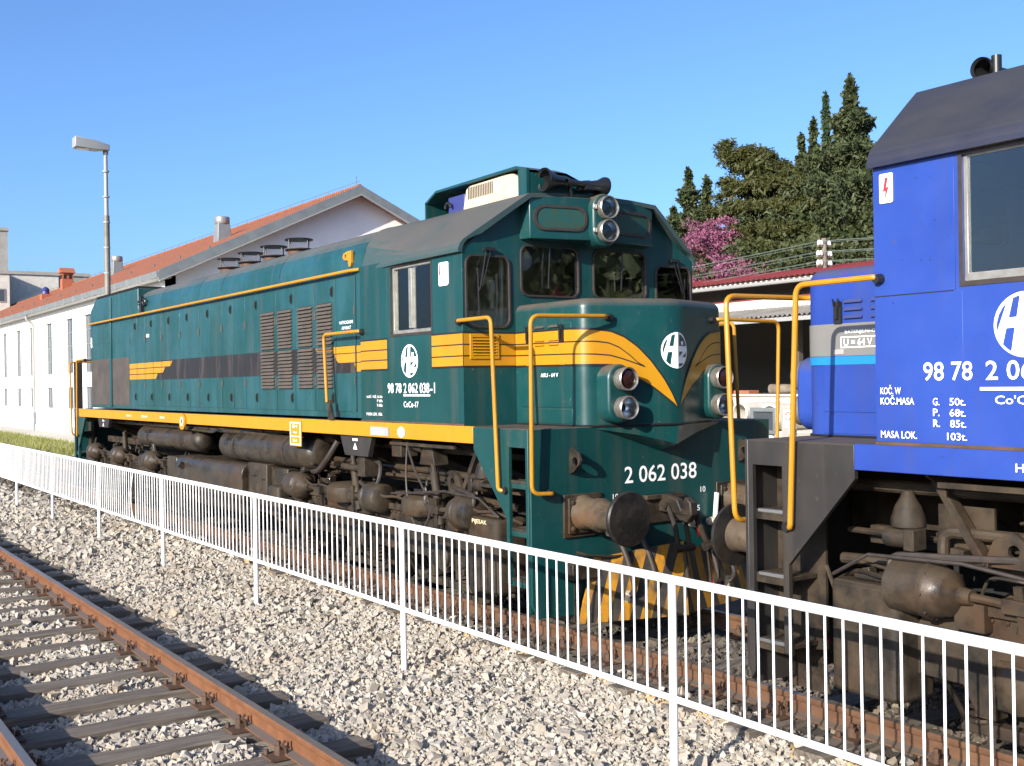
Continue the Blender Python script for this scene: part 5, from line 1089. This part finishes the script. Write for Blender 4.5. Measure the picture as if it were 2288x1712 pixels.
ch = H('brick_chimney', MB().box(-92.9, -92.1, 15.1, 16.0, 10.0, 12.0), 'brick'); H('chimney_openings', MB().box(-92.13, -92.08, 15.22, 15.42, 11.5, 11.85).box(-92.13, -92.08, 15.65, 15.85, 11.5, 11.85).box(-92.8, -92.6, 15.06, 15.12, 11.5, 11.85).box(-92.4, -92.2, 15.06, 15.12, 11.5, 11.85), 'void', ch)
H('chimney_roof', MB().prism([(-93.1, 12.0), (-91.9, 12.0), (-92.5, 12.45)], 'y', 14.95, 16.15), 'brick', ch)
bv = H('brick_chimney', MB().box(-83.85, -83.15, 11.65, 12.35, 8.3, 9.45), 'brick'); H('chimney_cowl', MB().lathe((-83.5, 12, 9.42), (0, 0, 1), [(0, .3), (.25, .26), (.32, .30), (.5, .2), (.6, .03)], 14), MT and 'fan_blue', bv)
struct('pavement', MB().box(-130, -27, 5.75, 7.42, -.45, -.29), 'pave', bevel=.02)
grid('lawn', -130, -20, 2.62, 5.75, 120, 12, lambda x, y: -.36 + .03 * np.sin(x * .8) + .02 * np.sin(y * 3), 'earth')
n = 16000; gx = -28 - 60 * rng.random(n) ** 1.4; gy = rng.uniform(2.9, 5.7, n); gh = rng.uniform(.06, .20, n); ga = rng.uniform(0, 6.28, n); gw = .02
V = np.zeros((n, 3, 3)); V[:, 0] = np.stack([gx - gw * np.cos(ga), gy - gw * np.sin(ga), np.full(n, -.37)], -1); V[:, 1] = np.stack([gx + gw * np.cos(ga), gy + gw * np.sin(ga), np.full(n, -.37)], -1); V[:, 2] = np.stack([gx + rng.normal(0, .04, n), gy + rng.normal(0, .04, n), -.35 + gh], -1)
tag(bulk('grass', V.reshape(-1, 3), np.arange(3 * n).reshape(-1, 3), MT['grass']), 'patchy dry grass between the tracks and the white hall', 'grass', kind='stuff')

# ------------------------------------------------------------------ town behind the hall
def tower(name, x0, x1, y0, y1, z1, mat, label, floors, cols, cat='building'):
    t = empty(name, ((x0 + x1) / 2, (y0 + y1) / 2, -.4), label, cat); off = (-(x0 + x1) / 2, -(y0 + y1) / 2, .4)
    wl = obj('wall', MB().box(x0, x1, y0, y1, -.4, z1), MT[mat], t); wl.location = off
    pr_ = obj('parapet', MB().box(x0 - .15, x1 + .15, y0 - .15, y1 + .15, z1, z1 + .35), MT['concrete'], t); pr_.location = off
    for i in range(floors):
        for j in range(cols):
            y = y0 + (j + .5) * (y1 - y0) / cols; z = z1 - 2.2 - i * 3.1
            wdw = obj('window', MB().box(x1, x1 + .06, y - .6, y + .6, z - .7, z + .7), MT['pale_grey'], t); wdw.location = off
            obj('window_pane', MB().box(x1 + .05, x1 + .075, y - .5, y + .5, z - .6, z + .6), MT['dark_glass'], wdw)
    return t
tower('tower_block', -152, -132, 2, 17.9, 20.5, 'concrete', 'tall grey concrete tower block standing behind the hall roof', 0, 0)
tower('apartment_house', -128, -116, 5, 15.2, 14.0, 'concrete_white', 'pale plastered apartment house at the foot of the grey tower', 3, 5)
tower('stained_house', -131, -119, 15.4, 20.6, 14.3, 'concrete_white', 'pale stained concrete house with a raised stair head', 0, 0)
tower('dark_house', -133, -121, 20.8, 24.2, 14.5, 'concrete', 'grey house with dark wall beside the brick chimney', 0, 0)

# ------------------------------------------------------------------ lamp post
lp = empty('street_lamp', (-31.2, 3.25, -.4), 'tall grey lamp post with a box shaped head standing behind the green locomotive', 'street lamp')
obj('lower_pole', MB().cyl((0, 0, 0), (0, 0, 8.35), .105, .095), MT['pole'], lp); obj('upper_pole', MB().cyl((0, 0, 8.35), (0, 0, 10.55), .07, .06), MT['lamp_grey'], lp)
hd = obj('lamp_head', MB().loft([[(a * .10, .12, 10.62 + b * .09) for a, b in ((-1, -1), (1, -1), (1, 1), (-1, 1))], [(a * .22 - .04, -.35, 10.66 + b * .16) for a, b in ((-1, -1), (1, -1), (1, 1), (-1, 1))], [(a * .24 - .06, -1.0, 10.72 + b * .17) for a, b in ((-1, -1), (1, -1), (1, 1), (-1, 1))]], caps=(True, True)), MT['lamp_grey'], lp, bevel=.02)
obj('lamp_glass', MB().box(-.24, .12, -.92, -.30, 10.515, 10.535), MT['alu'], hd); obj('pole_collar', MB().cyl((0, 0, 10.40), (0, 0, 10.62), .085), MT['pole'], lp)
for k in range(9): obj('pole_band', MB().cyl((0, 0, 3.0 + k * .85), (0, 0, 3.05 + k * .85), .112 if k < 6 else .112), MT['lamp_grey'], lp)

# ------------------------------------------------------------------ goods shed, dock and things on it
sd = empty('goods_shed', (-18, 15, -.4), 'open goods shed with red corrugated roof and grey lower canopy', 'shed')
def S(name, mb, mat, par=None, **k):
    o = obj(name, mb, MT[mat], par or sd, **k)
    if par is None: o.location = (18, -15, .4)
    return o
def corr(x0, x1, ya, za, yb, zb, pitch, amp):
    n = int((x1 - x0) / pitch * 6); t = .006; mb = MB(); r1, r2, r3, r4 = [], [], [], []
    for i in range(n + 1):
        x = x0 + (x1 - x0) * i / n; d = amp * math.sin(2 * math.pi * x / pitch)
        r1.append((x, ya, za + d)); r2.append((x, yb, zb + d)); r3.append((x, yb, zb + d - t)); r4.append((x, ya, za + d - t))
    return mb.loft([r1, r2, r3, r4, r1], closed=False)
SX0, SX1 = -44, 3
S('roof', corr(SX0, SX1, 14.35, 4.66, 19.5, 5.40, .18, .028), 'redroof'); S('fascia_board', MB().box(SX0, SX1, 14.50, 14.54, 4.50, 4.625), 'rusty_white'); S('gutter', MB().tube([(SX0, 14.40, 4.53), (SX1, 14.40, 4.53)], .05, 8), 'pale_grey')
S('upper_wall', MB().box(SX0, SX1, 15.3, 15.4, 4.0, 4.75), 'shed_dark'); S('red_flashing', MB().box(SX0, SX1, 15.0, 15.05, 4.19, 4.225), 'redroof')
for k in range(9): S('white_panel', MB().box(-14.6 - 2.0 * 5 + k * 2.45, -14.6 - 2.0 * 5 + k * 2.45 + 2.43, 15.0, 15.04, 3.945, 4.185), 'rusty_white', bevel=.004)
S('canopy_roof', corr(SX0, SX1, 13.5, 3.64, 15.0, 3.94, .15, .030), 'greysheet'); S('canopy_beam', MB().box(SX0, SX1, 13.55, 13.62, 3.50, 3.60), 'pale_grey')
S('back_wall', MB().box(SX0, SX1, 22, 22.2, -.4, 5.4), 'shed_dark'); S('end_wall', MB().box(SX0, SX0 + .2, 15.4, 22, -.4, 5.2), 'shed_dark'); S('end_wall', MB().box(SX1 - .2, SX1, 15.4, 22, -.4, 5.2), 'shed_dark')
S('ceiling', MB().box(SX0, SX1, 15.4, 22, 4.55, 4.6), 'shed_dark'); S('rear_roof', corr(SX0, SX1, 19.5, 5.41, 22.6, 5.0, .18, .028), 'redroof')
for k in range(10): S('post', MB().box(-42 + k * 5.0, -41.85 + k * 5.0, 15.2, 15.35, 1.74, 4.5), 'pale_grey' if k == 9 else 'shed_dark')
dk = empty('loading_dock', (-18, 18, -.4), 'pale concrete loading dock under the goods shed', 'dock')
o = obj('dock_wall', MB().box(SX0 - 2, SX1 + 2, 15.06, 21.9, -.4, 1.68), MT['concrete_white'], dk); o.location = (18, -18, .4); o = obj('dock_edge', MB().box(SX0 - 2, SX1 + 2, 14.98, 15.5, 1.683, 1.745), MT['concrete_white'], dk, bevel=.02); o.location = (18, -18, .4)
for k, (x, z, r, lab) in enumerate(((-12.02, 1.33, .26, 'pale concrete pipe lying beside the loading dock, left of a larger one'), (-11.05, 1.235, .33, 'large pale concrete pipe lying beside the loading dock'))):
    e_ = empty('concrete_pipe', (x, 14.0, z - r), lab, 'pipe')
    obj('pipe', MB().lathe((0, -.75, r), (0, 1, 0), [(0, r * .80), (0, r), (.12, r), (.13, r * .95), (1.5, r * .95), (1.5, r * .80), (0, r * .80)], 36, cap=False), MT['concrete_white'], e_, angle=40)
tag(obj('concrete_block', MB().box(-12.5, -10.4, 13.3, 14.85, -.4, .90), MT['concrete_white'], bevel=.03), 'pale concrete block carrying the two pipes', 'block')
tag(obj('concrete_block', MB().box(-12.48, -11.55, 13.32, 14.8, .903, 1.065), MT['concrete'], bevel=.02), 'thin grey slab under the smaller concrete pipe', 'slab')
for (x, y, dx, r, lb_) in ((-13.1, 15.5, 1.0, .13, 'longest and thickest grey log on the loading dock'), (-12.6, 15.95, .9, .11, 'grey log lying behind the thickest one on the dock'), (-12.0, 15.45, .7, .09, 'shortest thin grey log on the loading dock')):
    tag(obj('log', MB().cyl((x, y, 1.745 + r), (x + dx, y + .15, 1.745 + r), r, r * .9, 12), MT['bark'], bevel=.01), lb_, 'log', 'logs on the loading dock')
tag(obj('orange_crate', MB().box(-14.15, -13.6, 15.2, 15.6, 1.745, 1.84), MT['brick'], bevel=.01), 'flat orange crate on the loading dock', 'crate')
tag(obj('timber_stack', MB().box(-13.1, -12.75, 13.6, 14.2, -.4, 1.45).box(-12.76, -12.4, 13.65, 14.2, -.4, 1.42), MT['bark'], bevel=.01), 'brown upright timbers beside the loading dock', 'timber')
ib = empty('notice_board', (-6.28, 8, -.4), 'grey framed notice board on a white post', 'notice board')
obj('frame', MB().plate(rect(-.30, .30, 1.58, 2.04), [rect(-.23, .23, 1.65, 1.97)], 'y', -.04, .04), MT['fascia'], ib, bevel=.01); obj('panel', MB().box(-.24, .24, -.005, .015, 1.64, 1.98), MT['dark_glass'], ib); obj('post', MB().cyl((.12, .06, 0), (.12, .06, 1.7), .05), MT['white_fence'], ib)
ns = empty('prohibition_sign', (-5.72, 8.0, -.4), 'grey board with a white prohibition sign beside the notice board', 'sign')
obj('board', MB().box(-.16, .13, 0, .05, 0, 2.03), MT['concrete'], ns); obj('sign_plate', MB().box(-.10, .10, -.015, 0, 1.70, 2.01), MT['white_print'], ns); obj('ring', MB().plate(circ(.0, 1.90, .075, 22), [circ(.0, 1.90, .057, 22)], 'y', -.018, -.015), MT['red_print'], ns); obj('bar', MB().bar((-.05, -.0165, 1.95), (.05, -.0165, 1.85), .003, .014, (0, 0, 1)), MT['red_print'], ns); obj('small_plate', MB().box(.02, .16, -.02, -.016, 1.60, 1.70), MT['white_print'], ns); obj('small_mark', MB().box(.05, .13, -.023, -.02, 1.62, 1.68), MT['red_print'], ns)

# ------------------------------------------------------------------ telegraph pole and wires
tp = empty('telegraph_pole', (-12.52, 17, -.4), 'weathered wooden telegraph pole with white insulators rising over the shed roof', 'telegraph pole')
obj('pole', MB().cyl((0, 0, 0), (0, 0, 6.25), .11, .07), MT['bark'], tp)
WZ = [(6.08, .20), (5.80, .24), (5.55, .24)]
for z, hw in WZ:
    ca = obj('crossarm', MB().box(-.03, .03, -hw - .05, hw + .05, z - .06, z - .01), MT['bark'], tp)
    for s in (-1, 1): obj('insulator', MB().lathe((0, s * hw, z - .02), (0, 0, 1), [(0, .02), (.02, .05), (.07, .055), (.09, .04), (.12, .04), (.14, .02)], 10), MT['porcelain'], ca); obj('insulator', MB().lathe((0, s * hw * .55, z - .02), (0, 0, 1), [(0, .02), (.02, .05), (.07, .055), (.09, .04), (.12, .04), (.14, .02)], 10), MT['porcelain'], ca)
for z, hw in WZ:
    for y in (-hw, -hw * .55, hw):
        pts = []
        for i in range(25):
            t = i / 24; x = -12.52 - 45 * t; pts.append((x, 17 + y, z - .4 + .09 - 1.0 * 4 * t * (1 - t) * .6))
        pts = [(-12.52 + 30 * (1 - i / 12), 17 + y, z - .31 - .5 * 4 * (i / 12) * (1 - i / 12)) for i in range(12)] + pts
        tag(obj('telegraph_wire', MB().tube(pts, .006, 4), MT['wire']), 'thin overhead telegraph wire above the red shed roof', 'wire', 'telegraph wires over the shed')

# ------------------------------------------------------------------ hill and trees
def hillz(x, y):
    t = np.clip((y - 22.5) / 28, 0, 1); b = 10.6 * t * t * (3 - 2 * t) + np.clip(y - 55, 0, 200) * .03
    f = np.clip((x + 74) / 22, 0, 1); return -.5 + b * f * f * (3 - 2 * f) + .25 * np.sin(x * .7) * np.sin(y * .5) * t
grid('hill', -80, 90, 22.5, 160, 110, 80, hillz, 'hill')
def HZ(x, y): return float(hillz(np.array(float(x)), np.array(float(y))))
def leaves(c, size, elong=1.5, jit=.35, flat=.0, tris=False):
    n = len(c); Rm = rotmats(n); s = size * np.exp(rng.normal(0, jit, n))[:, None, None]
    q = np.array([(-.5, -.5 * elong, 0), (.5, -.5 * elong, .12), (.42, .5 * elong, 0), (-.42, .5 * elong, .12)])
    V = np.einsum('nij,kj->nki', Rm, q) * s
    if flat: V[..., 2] *= (1 - flat)
    V = (V + c[:, None, :]).reshape(-1, 3); return V, np.arange(4 * n).reshape(-1, 4)
def ball(n, fill=.5):
    d = rng.normal(size=(n, 3)); d /= np.linalg.norm(d, axis=1)[:, None]; return d * (rng.random(n) ** (1 / 3 * fill + .0) if fill else np.ones(n))[:, None]
def limb(mb, a, b, r0, r1, bend=.1, n=5):
    a, b = Vector(a), Vector(b); m_ = (a + b) / 2 + Vector((random.uniform(-bend, bend), random.uniform(-bend, bend), random.uniform(0, bend)))
    pts = [a * (1 - t) ** 2 + m_ * 2 * t * (1 - t) + b * t * t for t in [i / n for i in range(n + 1)]]
    for i in range(n): mb.cyl(pts[i], pts[i + 1] + (pts[i + 1] - pts[i]) * .02, r0 + (r1 - r0) * i / n, r0 + (r1 - r0) * (i + 1) / n, 6)
    return b
def cypress(x, y, ztop, r, label, nb=170, per=46, leaf=.24, mat='cypress', power=.8, skirt=.0, group=None, lean=0., fine=.30):
    z0 = HZ(x, y) - .2; h = ztop - z0
    t_ = empty('cypress_tree', (x, y, z0), label, 'tree', group)
    mb = MB(); limb(mb, (0, 0, 0), (lean, 0, h * .97), r * .10 + .05, .02, .1, 7)
    C_ = []
    for i in range(nb):
        t = skirt + (1 - skirt) * ((i + rng.random()) / nb) ** .9; prof = r * ((1 - t) ** power) * min(1, .55 + t * 3) * (.82 + .3 * math.sin(9 * t * h / 3 + 2 * r)) + .02; a = rng.uniform(0, 6.283); rd = prof * rng.uniform(.35, 1.12) * (1.42 if rng.random() < .10 else 1)
        cz = t * h; c0 = np.array([math.cos(a) * rd + lean * t, math.sin(a) * rd, cz + rd * .22]); cl = max(.045, prof * .21)
        if rng.random() < .35: limb(mb, (lean * t, 0, max(.1, cz - rd * .35)), tuple(c0), .02 + .012 * prof, .01, .05, 2)
        k = int(per * 2.7 * (.4 + prof / r)); u_ = rng.random(k)[:, None]; base = np.array([lean * t, 0, cz - rd * .10]); p = base + (c0 - base) * (.35 + .75 * u_) + rng.normal(size=(k, 3)) * (cl * (1.15 - .95 * u_)) * np.array([.62, .62, .55]); C_.append(p)
    k = 110; zz = np.linspace(.92, 1.03, k); C_.append(np.stack([rng.normal(0, 1, k) * (1.035 - zz) * .9 + lean, rng.normal(0, 1, k) * (1.035 - zz) * .9, zz * h], -1))
    V, F = leaves(np.concatenate(C_), leaf * fine, 3.6, .4); obj('trunk', mb, MT['bark'], t_); bulk('crown', V, F, MT[mat], t_); return t_
def dep(x, z, y):                                                            # position at depth y of a point surveyed at y = 45
    k = (y + 6.64) / 51.64; return 7.5 + (x - 7.5) * k, y, 2.155 + (z - 2.155) * k
for (x, z, y, r, label, nb, per, lf, mt_, pw) in (
    (-34.2, 19.0, 45, 5.0, 'tall ragged cypress, highest of the trees, rising beside the blue cab', 980, 40, .20, 'cypress', 1.15),
    (-35.95, 18.4, 47.0, .85, 'slender columnar cypress with a needle point', 170, 60, .17, 'cypress_thin', .8),
    (-35.2, 16.5, 47.5, .8, 'short columnar cypress between the slender and the ragged one', 120, 55, .17, 'cypress_thin', .8),
    (-36.9, 17.2, 48.0, 1.5, 'pointed cypress left of the slender columnar one', 220, 46, .2, 'cypress', .95),
    (-37.8, 16.4, 48.6, 1.6, 'lower pointed cypress rising behind the big pine', 220, 46, .2, 'cypress', .95),
    (-47.5, 16.0, 47.0, 2.2, 'tallest cypress of the pair behind the pink tree', 340, 46, .2, 'cypress', 1.0),
    (-45.8, 15.15, 47.6, 1.9, 'shorter cypress of the pair behind the pink tree', 270, 46, .2, 'cypress', 1.0),
    (-49.0, 13.7, 48.2, 2.2, 'broad dark cypress beside the roof edge of the green cab', 280, 46, .2, 'cypress', .75),
    (-50.6, 12.6, 49, 2.4, 'low broad cypress behind the green cab', 240, 44, .22, 'cypress', .65),
    (-31.4, 15.0, 47, 3.0, 'broad cypress hidden mostly behind the blue cab', 330, 44, .22, 'cypress', .8),
    (-27.0, 14.5, 47, 3.0, 'dark cypress standing behind the blue locomotive roof', 280, 40, .25, 'cypress', .8)):
    X_, Y_, Z_ = dep(x, z, y); cypress(X_, Y_, Z_, r, label, nb, per, lf, mt_, pw)
def pine(x, y, zt, blobs, label, leaf=.22, dens=1.0):
    z0 = HZ(x, y) - .2; t_ = empty('pine_tree', (x, y, z0), label, 'tree'); mb = MB(); top = (0.2, 0, zt - z0 - 1.5); limb(mb, (1.2, .3, 0), top, .34, .12, .5, 7)
    C_ = []; T = []
    for (bx, by, bz, rx, ry, rz) in blobs:
        bx, by, bz = dep(bx, bz, by)
        c0 = np.array([bx - x, by - y, bz - z0]); limb(mb, (.5, 0, max(1, (bz - z0) * .6)), tuple(c0 - np.array([0, 0, rz * .3])), .12, .03, .4, 4)
        nc = int(34 * dens * (rx * rz + rx * ry + ry * rz) / 2.2); d = rng.normal(size=(nc, 3)); d /= np.linalg.norm(d, axis=1)[:, None]; d[:, 2] = np.where(d[:, 2] < -.3, -d[:, 2] * .5, d[:, 2])
        cc = c0 + d * np.array([rx, ry, rz]) * rng.uniform(.55, 1.06, (nc, 1))
        for c in cc: C_.append(rng.normal(size=(70, 3)) * np.array([.22, .22, .13]) + c)
    V, F = leaves(np.concatenate(C_), leaf * .27, 4.2, .4); obj('trunk', mb, MT['bark'], t_); bulk('crown', V, F, MT['pine'], t_); return t_
pine(-39.6, 43.5, 16.6, [(-44.1, 43.5, 16.9, .30, .4, .42), (-43.8, 43.5, 16.3, .50, .6, .42), (-43.1, 43.5, 15.9, .65, .7, .45), (-42.3, 43.4, 16.1, .65, .7, .50), (-41.5, 43.5, 16.0, .60, .7, .50), (-40.9, 43.5, 15.6, .65, .8, .50), (-41.7, 43.4, 15.2, .9, .9, .45), (-40.4, 43.6, 14.9, .75, .8, .50), (-39.6, 43.7, 14.7, .7, .8, .45),
    (-43.9, 43.2, 14.6, .40, .5, .42), (-43.2, 43.2, 14.0, .75, .8, .36), (-42.2, 43.1, 13.9, .8, .9, .45), (-41.1, 43.0, 14.1, .9, .9, .50), (-40.0, 42.9, 13.7, .9, .9, .55), (-38.9, 42.9, 13.9, .85, .9, .55), (-37.9, 42.9, 13.5, .8, .9, .5),
    (-42.6, 44.2, 15.3, .8, .8, .5), (-41.2, 44.4, 14.8, 1.2, .8, .6), (-39.6, 44.4, 14.2, 1.2, .8, .7), (-40.8, 44.2, 13.3, 1.5, .8, .7), (-38.6, 44.2, 13.1, 1.3, .8, .8), (-42.3, 43.8, 12.3, 1.2, .8, .5), (-40.2, 43.6, 11.9, 1.5, .8, .6), (-38.2, 43.6, 11.5, 1.4, .8, .7), (-41.4, 43.0, 10.8, 1.3, .8, .5), (-39.4, 42.8, 10.5, 1.4, .8, .5), (-37.4, 42.6, 10.2, 1.2, .8, .6),
    (-43.6, 42.6, 12.7, .7, .8, .34), (-42.5, 42.6, 12.8, .8, .9, .42), (-41.3, 42.3, 12.6, .9, .9, .48), (-40.0, 42.2, 12.5, .9, .9, .50), (-38.7, 42.1, 12.4, .9, .9, .5), (-37.6, 42.1, 12.1, .8, .9, .5), (-42.0, 41.8, 11.4, .9, .9, .38), (-40.8, 41.6, 11.3, .9, .9, .42), (-39.5, 41.5, 11.1, .9, .9, .45), (-38.2, 41.5, 10.9, .9, .9, .45), (-42.6, 41.7, 10.4, .8, .8, .34), (-41.2, 41.3, 10.2, .9, .9, .36), (-39.8, 41.1, 9.9, .9, .9, .38), (-38.3, 41.1, 9.7, .9, .9, .4)], 'broad olive green pine with layered branches on the hill', .19, 1.05)
pine(-46.3, 47, 14.4, [(-44.3, 47, 13.7, .5, .5, .5), (-43.8, 47, 14.2, .35, .4, .35), (-44.8, 47, 13.0, .7, .6, .5), (-43.6, 47, 13.0, .6, .6, .5)], 'small thin pine crown between the cypresses and the big pine', .16, .6)
def bloom(x, y, z1, z0c, rad, label, n=5200, leafs='pink', stems=16):
    z0 = HZ(x, y) - .2; t_ = empty('blossom_tree', (x, y, z0), label, 'tree'); mb = MB(); hb = z0c - z0; C_ = []
    limb(mb, (0, 0, 0), (-.1, 0, hb * .62), .17, .12, .15, 5); tips = []
    for i in range(stems):
        a = 6.283 * i / stems + rng.uniform(-.2, .2); rr = rad * rng.uniform(.35, 1.0); zz = hb + (z1 - z0c) * (1.0 - (rr / rad) ** 2 * .75) * rng.uniform(.75, 1.0)
        tip = (math.cos(a) * rr, math.sin(a) * rr * .8, zz); limb(mb, (-.1, 0, hb * .60), tip, .05, .012, .35, 5); tips.append(tip)
        for j in range(4):
            t = rng.uniform(.45, .95); p0 = np.array([-.1, 0, hb * .6]) * (1 - t) + np.array(tip) * t; p1 = p0 + rng.normal(size=3) * np.array([.5, .5, .35]); limb(mb, tuple(p0), tuple(p1), .014, .006, .1, 2); tips.append(tuple(p1))
    per = n // len(tips)
    for p in tips: C_.append(np.array(p) + rng.normal(size=(per, 3)) * np.array([.24, .24, .13]))
    V, F = leaves(np.concatenate(C_), .066, 1.5, .35); obj('trunk', mb, MT['bark'], t_); bulk('crown', V, F, MT[leafs], t_)
    c = np.stack([rng.normal(-.05, .12, 500), rng.normal(0, .12, 500), rng.uniform(0, hb * .6, 500)], -1); V, F = leaves(c, .13, 1.1, .3); bulk('ivy', V, F, MT['ivy'], t_); return t_
bloom(-40.9, 41.2, 12.0, 10.0, 2.0, 'pink blossoming tree in front of the dark cypresses', 6500)
bloom(-42.5, 40.6, 9.2, 8.2, 1.1, 'low pink blossoming bush left of the pink tree trunk', 2600, stems=9); bloom(-38.4, 39.8, 9.0, 8.0, 1.2, 'low pink blossoming bush right of the pink tree trunk', 2400, stems=9); bloom(-40.6, 39.4, 8.5, 7.5, 1.3, 'wide pink blossoming bush just over the shed roof', 2600, stems=10); bloom(-36.6, 39.8, 8.4, 7.6, .9, 'faint pink bush under the pine branches', 900, stems=8)
def shrub(x, y, r, h, label, mat='shrub', n=1500, leaf=.2):
    z0 = HZ(x, y) - .15; t_ = empty('shrub', (x, y, z0), label, 'shrub', 'shrubs on the hillside'); mb = MB(); C_ = []
    for i in range(9):
        a = rng.uniform(0, 6.283); q = (math.cos(a) * r * .6, math.sin(a) * r * .6, h * rng.uniform(.5, .95)); limb(mb, (0, 0, 0), q, .04, .012, .15, 3); C_.append(np.array(q) + rng.normal(size=(n // 9, 3)) * np.array([r * .36, r * .36, h * .22]))
    V, F = leaves(np.concatenate(C_), leaf, 1.4); obj('stem', mb, MT['bark'], t_); bulk('foliage', V, F, MT[mat], t_)
for k in range(60):
    x = rng.uniform(-54, -14); y = rng.uniform(33.5, 44); shrub(x, y, rng.uniform(1.0, 1.9), rng.uniform(1.2, 2.6), 'leafy green shrub on the slope behind the shed', 'shrub' if rng.random() < .6 else 'cypress', 2200, .13)
shrub(-9.6, 16.2, .35, 1.0, 'small bright green climber on the shed roof', 'ivy', 300, .10)
bpy.data.objects[[o.name for o in COL.objects if o.name.startswith('shrub')][-1]].location.z = 4.0

n = 60000; wx = rng.uniform(-20, 85, n); wy = rng.uniform(40, 75, n); hgt = 5 + 3.5 * np.sin(wx * .9) * np.sin(wy * .6 + 1) + 2 * np.sin(wx * .31)
c = np.stack([wx, wy, hillz(wx, wy) + hgt * rng.random(n) ** .6], -1); V, F = leaves(c, .42, 1.6, .4)
tag(bulk('hillside_wood', V, F, MT['cypress']), 'dense dark evergreen wood on the hill behind the blue locomotive', 'wood', kind='stuff')
grid('far_ridge', -700, 700, -520, -260, 60, 14, lambda x, y: -1 + (34 + 14 * np.sin(x * .008 + 1) + 6 * np.sin(x * .031)) * np.clip((-260 - y) / 160, 0, 1), 'hill')
